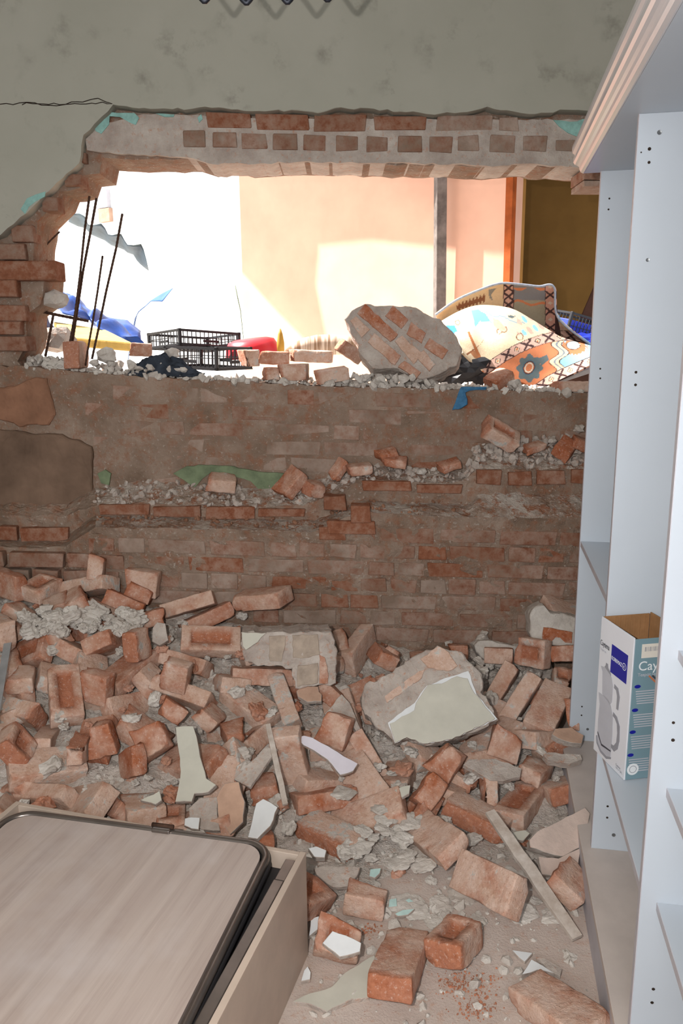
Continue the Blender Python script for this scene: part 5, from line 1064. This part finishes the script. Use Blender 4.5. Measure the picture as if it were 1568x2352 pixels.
for _ in range(5200):
    x, y = rg.uniform(-1.5, 1.0), rg.uniform(1.45, 3.24); h = bed_h(x, y); P = Vector((x, y, max(h, 0) + .001))
    if blocked(P): continue
    if h < .02 and rg.random() < .45: continue
    sp.append((P, rg.choice((.0025, .004, .006, .009, .013)) * rg.uniform(.7, 1.4)))
crumbs('rubble_grit', 'grey mortar grit covering the heap and floor', sp[:3600], 6, 'lump'); crumbs('brick_grit', 'reddish brick grit covering the heap and floor', sp[3600:] + red, 7, 'brick_dust')

# ---------------------------------------------------------------- things on the sill and in the yard
def T1(x, y): return 60 + x / 5.2267, 440 + y / 5.2267
def T2(x, y): return 280 + x / 2.9037, 640 + y / 2.9037
def rod(label, pts, Y, r, mat='rust', name='rebar'):
    P = [atY(*T1(x, y), Y + dy) for x, y, dy in pts]; f = []
    for a, b_ in zip(P, P[1:]):
        n = max(2, int((b_ - a).length / .008))
        for i in range(n): f.append(a.lerp(b_, i / n))
    f.append(P[-1]); bm = bmesh.new(); add_tube(bm, f, [r * (1.12 if i % 2 else .93) for i in range(len(f))], 8); o = from_bm(name, bm, M[mat], None, True); return tag(o, label, 'rebar')
rod('tall rusty reinforcing rod, leftmost of the pair that touches', [(760, 55, 0), (700, 480, 0), (650, 980, 0), (590, 1450, 0), (520, 1850, 0), (500, 2020, .02)], 3.66, .0052)
rod('tall rusty reinforcing rod, rightmost of the pair that touches', [(845, 80, .02), (770, 500, .02), (682, 960, .015), (640, 1250, .012), (560, 1780, .012), (530, 1990, .02)], 3.68, .0056)
rod('shortest reinforcing rod between the taller ones', [(918, 770, 0), (860, 1180, 0), (800, 1560, 0), (740, 1900, 0), (712, 2090, 0)], 3.60, .0045)
rod('slanting reinforcing rod standing closest to the round stone', [(1155, 265, 0), (1080, 680, 0), (960, 1200, 0), (870, 1640, 0), (790, 2010, 0)], 3.64, .0052)
rod('dark rod end sticking up beside the broken pier', [(195, 230, 0), (198, 500, 0), (203, 830, 0)], 3.70, .0042)
rod('bent dark rod end crossing beside the broken pier', [(108, 380, 0), (170, 590, 0), (245, 830, .0)], 3.72, .0042)
rod('short rod stub pointing up and out from the pier', [(402, 482, 0), (300, 580, 0), (205, 680, 0)], 3.71, .0036)
rod('short rusty rod below the grey block in the pier', [(330, 1460, 0), (290, 1680, 0), (230, 1980, 0)], 3.63, .0058)
rod('horizontal rusty bar poking out of the pier', [(180, 1440, 0), (420, 1490, .02), (750, 1555, .05)], 3.70, .0065)
# corrugated tin
top = [(515, 285), (570, 268), (640, 264), (700, 300), (740, 395), (780, 410), (830, 400), (900, 388), (945, 440), (980, 515), (1030, 525), (1090, 515), (1140, 512), (1180, 590), (1215, 640), (1290, 648), (1380, 632), (1405, 690), (1440, 820), (1466, 944)]
bot = [(508, 365), (560, 390), (620, 418), (670, 430), (715, 445), (745, 480), (785, 520), (880, 560), (940, 585), (985, 620), (1020, 645), (1065, 660), (1125, 680), (1175, 700), (1215, 735), (1285, 758), (1330, 830), (1370, 872), (1420, 915), (1467, 950)]
V = []; Fc = []; nr = 7
for i, ((x0, y0), (x1, y1)) in enumerate(zip(top, bot)):
    a, b_ = atY(*T1(x0, y0), 4.95 + .05 * math.sin(i * 1.6)), atY(*T1(x1, y1), 5.2)
    for j in range(nr): V.append(a.lerp(b_, j / (nr - 1)))
for i in range(len(top) - 1):
    for j in range(nr - 1): q = i * nr + j; Fc.append((q, q + 1, q + nr + 1, q + nr))
tin = mk('tin_sheet', V, Fc, M['tin'], None, True); tin.modifiers.new('solid', 'SOLIDIFY').thickness = .002; tag(tin, 'torn strip of corrugated tin sagging behind the rods', 'tin sheet')
def sheet(name, label, cat, up, lo, Yu, Yl, mat, tf=T1, nu=48, nv=20, fold=.05, seed=1, thick=.003, parent=None):
    us = np.linspace(0, 1, nu); V = []; Fc = []
    def along(pts, t):
        q = np.linspace(0, 1, len(pts)); return float(np.interp(t, q, [p[0] for p in pts])), float(np.interp(t, q, [p[1] for p in pts]))
    for t in us:
        a, b_ = atY(*tf(*along(up, t)), Yu), atY(*tf(*along(lo, t)), Yl)
        for j in range(nv):
            s_ = j / (nv - 1); p = a.lerp(b_, s_); q = Vector((t * 4 + seed, s_ * 2.4 + t * 2, seed * 2)); w_ = math.sin(math.pi * min(max(s_, .08), .92))
            p += Vector((0, noise.noise(q) * fold * 1.5, noise.noise(q * 1.7 + Vector((5, 0, 0))) * fold * .5 * w_)); V.append(p)
    for i in range(nu - 1):
        for j in range(nv - 1): q = i * nv + j; Fc.append((q, q + 1, q + nv + 1, q + nv))
    o = mk(name, V, Fc, M[mat], parent, True); o.modifiers.new('solid', 'SOLIDIFY').thickness = thick
    if label: tag(o, label, cat)
    return o
sheet('tarpaulin', 'crumpled bright blue tarpaulin draped behind the rods', 'tarpaulin', [(150, 1120), (300, 1140), (450, 1190), (640, 1270), (760, 1415), (950, 1490), (1200, 1530), (1375, 1660)], [(100, 1350), (300, 1400), (440, 1440), (620, 1500), (780, 1570), (900, 1650), (1100, 1790), (1380, 1830)], 5.3, 4.7, 'tarp', fold=.16, seed=3)
sheet('tarpaulin', 'dark blue tarpaulin corner low beside the broken pier', 'tarpaulin', [(150, 1480), (230, 1500), (330, 1620), (420, 1720), (510, 1800)], [(150, 1640), (220, 1700), (320, 1790), (420, 1850), (515, 1900)], 4.4, 4.2, 'navy', fold=.05, seed=5)
sheet('plastic_scrap', 'small blue plastic scrap fluttering against the white glare', 'plastic sheet', [(340, 65), (280, 95), (225, 128), (190, 150), (160, 180), (125, 208), (100, 240), (45, 520)], [(335, 72), (272, 155), (240, 152), (192, 153), (158, 186), (110, 225), (86, 268), (40, 560)], 5.6, 5.5, 'tarp_dull', tf=T2, fold=.01, seed=7, nu=40, nv=6)
fm = []
for (x, y), Y in zip(((500, 1745), (1275, 1812), (960, 1660), (330, 1560)), (4.0, 4.0, 4.75, 4.75)): fm.append(atY(*T1(x, y), Y))
V = fm + [p - Vector((0, 0, .045)) for p in fm]
o = mk('foam_pad', V, [(0, 1, 2, 3), (7, 6, 5, 4), (0, 4, 5, 1), (1, 5, 6, 2), (2, 6, 7, 3), (3, 7, 4, 0)], M['foam']); tag(o, 'flat pale yellow foam pad behind the standing brick', 'foam pad')
bv = o.modifiers.new('bevel', 'BEVEL'); bv.width = .008; bv.segments = 2
stone('concrete_lump', 'dark concrete lump in the pocket of the broken pier', atY(*T1(360, 1780), 3.86), .075, 77, 'mortar', (1.2, .8, .8), 'concrete')
# plastic crates
def crate(label, P, ang, w_, d_, h_, mat='black', tilt=(0, 0), liner=None):
    """P nearest bottom corner; side faces leave it towards (-cos,sin) and (sin,cos)"""
    e = empty('plastic_crate', P); e.rotation_euler = (math.radians(tilt[0]), math.radians(tilt[1]), math.radians(-ang)); tag(e, label, 'crate')
    # local: corner at origin, x to -w, y to +d
    for cx_, cy_ in ((0, 0), (-w_, 0), (0, d_), (-w_, d_)):
        box('corner_post', (cx_ - (.016 if cx_ == 0 else -.0), cy_ - (.016 if cy_ else 0), 0), (cx_ + (.016 if cx_ else 0), cy_ + (0 if cy_ else .016), h_), M[mat], e, .002)
    def side(p, q):
        p, q = Vector(p), Vector(q); L = (q - p).length; bm = bmesh.new(); Mx, _ = bar_matrix(p, q)
        add_box(bm, (0, -.004, h_ - .014), (L, .004, h_ - .002), Mx); add_box(bm, (0, -.004, .002), (L, .004, .014), Mx); add_box(bm, (0, -.002, h_ * .5), (L, .002, h_ * .5 + .004), Mx)
        n = max(4, int(L / .026))
        for i in range(1, n): add_box(bm, (L * i / n - .0018, -.002, .01), (L * i / n + .0018, .002, h_ - .01), Mx)
        add_box(bm, (L * .38, -.003, h_ * .28), (L * .62, .003, h_ * .42), Mx)
        from_bm('side_lattice', bm, M[mat], e)
    side((0, .004, 0), (-w_, .004, 0)); side((-.004, 0, 0), (-.004, d_, 0)); side((-w_ + .004, 0, 0), (-w_ + .004, d_, 0)); side((0, d_ - .004, 0), (-w_, d_ - .004, 0))
    bm = bmesh.new()
    for i in range(int(w_ / .03) + 1): add_box(bm, (-i * .03 - .004, 0, 0), (-i * .03, d_, .004))
    for i in range(int(d_ / .03) + 1): add_box(bm, (-w_, i * .03, .0005), (0, i * .03 + .004, .0045))
    from_bm('base_grid', bm, M[mat], e)
    if liner: box('liner', (-w_ + .012, .012, .006), (-.012, d_ - .012, h_ * .72), M[liner], e, .004)
    return e
crate('black plastic crate with an open lattice standing on the sill', atY(*T2(632, 616), 3.84), 33, .35, .27, .112, tilt=(0, 2))
crate('black plastic crate tipped over the yard rubble, behind the sill crate', atY(*T2(385, 446), 4.10), 44, .30, .40, .088, tilt=(-3, -4))
crate('black crate with a blue inside beside the rug, near the shelf', atY(*Z('S4', [(1345, 490)])[0], 4.75), -25, -.34, .26, .16, tilt=(8, 12), liner='blue_plastic')
stone('plastic_bag', 'shiny blue plastic bag lying beside the black and blue crate', atY(*Z('S4', [(1430, 505)])[0], 4.72), .10, 12, 'blue_plastic', (1.3, .8, .5), 'bag', sub=3)
stone('plastic_bag', 'black plastic bag squashed under the rug and brickwork chunk', atY(*Z('S4', [(800, 660)])[0], 3.93), .13, 15, 'black', (1.25, .6, .72), 'bag', sub=3)
Mx, Lb = bar_matrix(atY(*Z('S4', [(1300, 705)])[0], 4.0), atY(*Z('S4', [(1500, 640)])[0], 4.0)); bo_ = box('metal_bar', (0, -.02, -.012), (Lb, .02, .012), M['alu'], None, .003, Mx); tag(bo_, 'grey metal bar lying under the rug hem near the shelf', 'bar')
# red basin, ochre cone, striped blanket, thin stick
rbz_ = atY(*T2(870, 478), 4.25); o = lathe('plastic_basin', [(.001, .062), (.09, .060), (.122, .050), (.138, .02), (.146, -.02), (.152, -.022), (.150, -.03), (.13, -.03)], M['red'], None, rbz_, 32); o.rotation_euler = (math.radians(4), math.radians(-6), 0); tag(o, 'upturned red plastic basin behind the low brick row', 'basin')
lathe('ochre_cone', [(.019, -.02), (.019, .03), (.012, .075), (.003, .102)], M['ochre_cone'], None, atY(*T2(1058, 470), 4.1)); tag(bpy.context.scene.objects['ochre_cone'], 'small pointed ochre cone beside the red basin', 'cone')
bm = bmesh.new(); pb = [atY(*T2(x, y), 4.35) for x, y in ((1090, 490), (1150, 470), (1220, 450), (1300, 440), (1400, 440), (1500, 445), (1600, 450))]; add_tube(bm, pb, [.012, .03, .045, .052, .054, .05, .04], 18); o = from_bm('rolled_blanket', bm, M['stripe'], None, True); tag(o, 'rolled beige striped blanket behind the brickwork chunk', 'blanket')
bm = bmesh.new(); add_tube(bm, [atY(*T2(755, 46), 5.2), atY(*T2(772, 130), 5.2), atY(*T2(790, 212), 5.2), atY(*T2(812, 420), 5.2)], [.003, .0035, .003, .002], 6); o = from_bm('thin_stick', bm, M['green'], None, True); tag(o, 'thin greenish stick standing in the glare left of the peach wall', 'stick')
# crumpled dark cloth on the sill
V = []; Fc = []; nu, nv = 46, 26; Pc = atY(*T2(285, 640), 3.60)
for i in range(nu):
    for j in range(nv):
        a, b_ = i / (nu - 1) * 2 - 1, j / (nv - 1) * 2 - 1; rr = math.sqrt(a * a + b_ * b_); hgt = max(0, 1 - rr ** 2.2) * .075 * (1 + .35 * a * -1)
        q = Vector((a * 3 + b_ * 2.5, b_ * 4 - a * 1.0, 2)); V.append((Pc.x + a * .165 + noise.noise(q) * .012, Pc.y + b_ * .085, Pc.z - .006 + hgt * (1 + noise.noise(q) * .55) + abs(noise.noise(q * 1.9)) * .022))
for i in range(nu - 1):
    for j in range(nv - 1): k = i * nv + j; Fc.append((k, k + nv, k + nv + 1, k + 1))
o = mk('crumpled_cloth', V, Fc, M['cloth'], None, True); o.modifiers.new('solid', 'SOLIDIFY').thickness = .004; tag(o, 'crumpled dark slate cloth lying on the sill before the crates', 'cloth')
# blue rag over the edge
Zs = lambda x, y: Z('S4', [(x, y)])[0]
sheet('blue_rag', 'torn blue rag hanging over the edge of the broken wall', 'rag', [(935, 738), (880, 738), (830, 736), (805, 738), (800, 742), (788, 770), (772, 820), (756, 856)], [(930, 752), (880, 752), (848, 756), (826, 764), (828, 778), (836, 800), (836, 826), (800, 848)], 3.475, 3.47, 'rag', tf=Zs, fold=.006, seed=11, nu=36, nv=9, thick=.002)

# ---------------------------------------------------------------- the patterned rug
cols = [  # hem, low, mid, crest, valley, flap low, flap top in S4 pixels
 [(812, 560), (800, 525), (775, 465), (700, 402), (690, 420), (682, 390), (672, 366)],
 [(862, 612), (858, 555), (845, 460), (790, 350), (788, 390), (786, 330), (776, 292)],
 [(912, 652), (915, 590), (915, 480), (878, 320), (888, 380), (898, 290), (896, 238)],
 [(1000, 692), (1010, 610), (1025, 480), (975, 320), (992, 370), (1004, 260), (1004, 204)],
 [(1100, 708), (1108, 640), (1115, 510), (1072, 340), (1090, 380), (1104, 270), (1108, 209)],
 [(1200, 738), (1210, 670), (1222, 550), (1165, 392), (1182, 410), (1196, 300), (1200, 219)],
 [(1296, 706), (1298, 650), (1296, 560), (1250, 445), (1262, 440), (1272, 320), (1280, 222)],
 [(1385, 664), (1388, 630), (1375, 575), (1335, 492), (1330, 478), (1318, 430), (1302, 380)],
 [(1500, 606), (1500, 590), (1500, 565), (1490, 532), (1480, 526), (1470, 522), (1465, 518)]]
YR = [3.86, 3.90, 3.98, 4.22, 4.46, 4.46, 4.40]
def cr(P, t):
    n = len(P) - 1; x = t * n; i = min(int(x), n - 1); f = x - i
    p0, p1, p2, p3 = P[max(i - 1, 0)], P[i], P[i + 1], P[min(i + 2, n)]
    return tuple(.5 * ((2 * b_) + (-a + c_) * f + (2 * a - 5 * b_ + 4 * c_ - d) * f * f + (-a + 3 * b_ - 3 * c_ + d) * f ** 3) for a, b_, c_, d in zip(p0, p1, p2, p3))
def inpoly(x, y, pg):
    r = False; j = len(pg) - 1
    for i in range(len(pg)):
        if (pg[i][1] > y) != (pg[j][1] > y) and x < (pg[j][0] - pg[i][0]) * (y - pg[i][1]) / (pg[j][1] - pg[i][1]) + pg[i][0]: r = not r
        j = i
    return r
CR, PK, OR, BL, TE, DK, GY, NV = S(226, 204, 172), S(206, 168, 152), S(190, 116, 80), S(136, 190, 220), S(84, 98, 102), S(66, 48, 50), S(120, 118, 120), S(50, 56, 84)
def dist_line(x, y, a, b_):
    vx, vy = b_[0] - a[0], b_[1] - a[1]; L = math.hypot(vx, vy); return ((x - a[0]) * -vy + (y - a[1]) * vx) / L, ((x - a[0]) * vx + (y - a[1]) * vy) / L, L
ER = lambda x, y, cx_, cy_, rx, ry, a=0.0: (((x - cx_) * math.cos(a) + (y - cy_) * math.sin(a)) / rx) ** 2 + ((-(x - cx_) * math.sin(a) + (y - cy_) * math.cos(a)) / ry) ** 2
def band(x, y, path, half, step=58):
    s0 = 0
    for a, b_ in zip(path, path[1:]):
        d, s_, L = dist_line(x, y, a, b_)
        if -2 <= s_ <= L + 2 and abs(d) < half:
            if abs(d) > half - 3.5: return DK
            q = ((s0 + s_) % step) / step; k = int((s0 + s_) / step) % 2; e = abs(d) / half; c_ = abs(q - .5) * 2
            if k == 0: return DK if abs(e - c_ * .9) < .26 else PK
            m_ = c_ + e
            return OR if m_ < .25 else (CR if m_ < .45 else (DK if m_ < .62 else PK))
        s0 += L
    return None
B1 = [(920, 652), (1010, 590), (1085, 545), (1160, 512), (1230, 488), (1330, 470), (1420, 480)]; B2 = [(1200, 742), (1260, 700), (1340, 660), (1420, 626), (1510, 590)]
def rug_front(x, y):
    c_ = band(x, y, B1, 26)
    if c_: return c_
    c_ = band(x, y, B2, 25, 54)
    if c_: return c_
    below = y > np.interp(x, [p[0] for p in B1], [p[1] for p in B1])
    if below:
        r = ER(x, y, 1152, 637, 32, 42, .5)
        if r < .25: return OR
        if r < .42: return S(200, 196, 180)
        if r < .75: return OR if r < .52 else DK
        if r < 1.0: return S(70, 96, 110)
        r2 = ER(x, y, 1155, 640, 62, 68, .4)
        if r2 < 1.0 + .22 * math.cos(8 * math.atan2(y - 640, x - 1155)): return TE
        if inpoly(x, y, [(1200, 590), (1245, 570), (1255, 596), (1215, 630)]): return TE
        edge = 1270 + 22 * math.sin(y * .07) + (650 - y) * .12
        if x < edge: return OR
        if x < edge + 5: return DK
        if x < edge + 52: return S(222, 196, 160) if abs(x - edge - 30) > 5 else S(120, 130, 140)
        if x < edge + 58: return DK
        r = ER(x, y, 1380, 522, 32, 20)
        if r < 1: return S(196, 220, 206)
        if r < 1.35: return DK
        if ER(x, y, 1385, 530, 66, 40) < 1 + .2 * math.cos(7 * x * .05): return OR
        return BL
    # field with motifs
    for pg, cc in ((((835, 455), (845, 450), (915, 600), (905, 618), (880, 560)), S(176, 110, 72)), (((828, 566), (900, 520), (918, 492), (912, 508), (880, 540), (836, 574)), S(150, 96, 66)), (((850, 560), (880, 545), (900, 600), (870, 585)), S(176, 120, 84)),
                    (((855, 340), (890, 335), (930, 360), (962, 405), (900, 400), (875, 430), (866, 380)), S(110, 176, 196)), (((725, 418), (770, 420), (785, 450), (760, 462), (735, 440)), S(66, 140, 190)), (((965, 380), (1000, 395), (1040, 440), (1010, 452), (975, 425)), S(220, 168, 146)), (((1040, 365), (1085, 372), (1070, 384), (1050, 380)), TE)):
        if inpoly(x, y, pg): return cc
    for cx_, cy_, r_ in ((1022, 440, 16), (1000, 450, 12), (1105, 478, 17), (785, 405, 12)):
        q = math.hypot(x - cx_, y - cy_)
        if abs(q - r_) < 2.2: return S(120, 84, 66)
    if 1090 < x < 1330 and y < 470:
        k = (x - 1090) * .8 - (y - 340); w_ = math.sin(k * .09) + .5 * math.sin(x * .11)
        if w_ > .75: return PK
        if w_ < -.9: return BL
    if 925 < x < 1130 and abs(y - (352 + (x - 925) * .30 + 6 * math.sin(x * .06))) < 3: return S(110, 150, 170)
    return CR
def rug_flap(x, y):
    if x > 1235: # border
        d = (x - 1262); k = int((y - 200) / 42) % 2; q = ((y - 200) % 42) / 42; c_ = abs(q - .5) * 2; e = abs(d) / 28
        if e > .86: return DK
        return (DK if abs(e - c_) < .28 else S(190, 142, 126)) if k else (S(196, 176, 160) if c_ + e < .45 else S(190, 142, 126))
    if 1155 < x <= 1235 or 1075 < x <= 1155:
        if abs(y - (300 + .1 * (x - 1100) + 8 * math.sin(x * .05))) < 6: return OR
        if y < 232 + 10 * math.sin((x - 1075) * .055) and y > 226: return OR
        return GY if y < 290 else S(150, 140, 120)
    if 1020 < x <= 1075:
        q = ((y - 205) % 44) / 44; c_ = abs(q - .5) * 2; e = abs(x - 1047) / 27
        if e > .86: return DK
        return DK if abs(e - c_) < .3 else S(196, 150, 132)
    if inpoly(x, y, [(945, 235), (985, 228), (970, 245), (958, 262), (965, 290), (948, 280)]): return S(130, 124, 116)
    if 780 < x < 925 and abs(y - (330 - (x - 780) * .35)) < 16 + 8 * math.sin(x * .35): return S(130, 82, 56)
    return S(206, 174, 138)
NU, NV_ = 190, 190; V = []; pat = []; Fc = []
for i in range(NU):
    u_ = i / (NU - 1); rowpts = []
    line = [cr([c[k] for c in cols], u_) for k in range(7)]
    l3 = [(p[0], p[1], YR[k]) for k, p in enumerate(line)]
    # at the last columns flap and crest meet
    for j in range(NV_):
        t = j / (NV_ - 1); x, y, Yq = cr(l3, t); u, v = 700 + x / 2.24, 560 + y / 2.24; V.append(atY(u, v, Yq))
        pat.append(rug_flap(x, y) if t > .60 and u_ < .86 else rug_front(x, y))
for i in range(NU - 1):
    for j in range(NV_ - 1): k = i * NV_ + j; Fc.append((k, k + NV_, k + NV_ + 1, k + 1))
me = bpy.data.meshes.new('patterned_rug'); me.from_pydata([tuple(p) for p in V], [], Fc); me.update(); me.polygons.foreach_set('use_smooth', [True] * len(me.polygons))
ca = me.color_attributes.new('pattern', 'FLOAT_COLOR', 'POINT'); ca.data.foreach_set('color', [q for c_ in pat for q in c_])
rug = empty('patterned_rug', atY(*Z('S4', [(1100, 700)])[0], 4.0)); tag(rug, 'thick cream oriental rug with blue and orange border, folded over itself', 'rug')
po_ = link('pile', me, M['rug'], rug); world_child(po_); po_.modifiers.new('solid', 'SOLIDIFY').thickness = .009
bm = bmesh.new(); add_tube(bm, [V[i * NV_ + NV_ - 1] for i in range(0, NU, 3)], .006, 8); world_child(from_bm('edge_binding', bm, M['rug_edge'], rug, True))
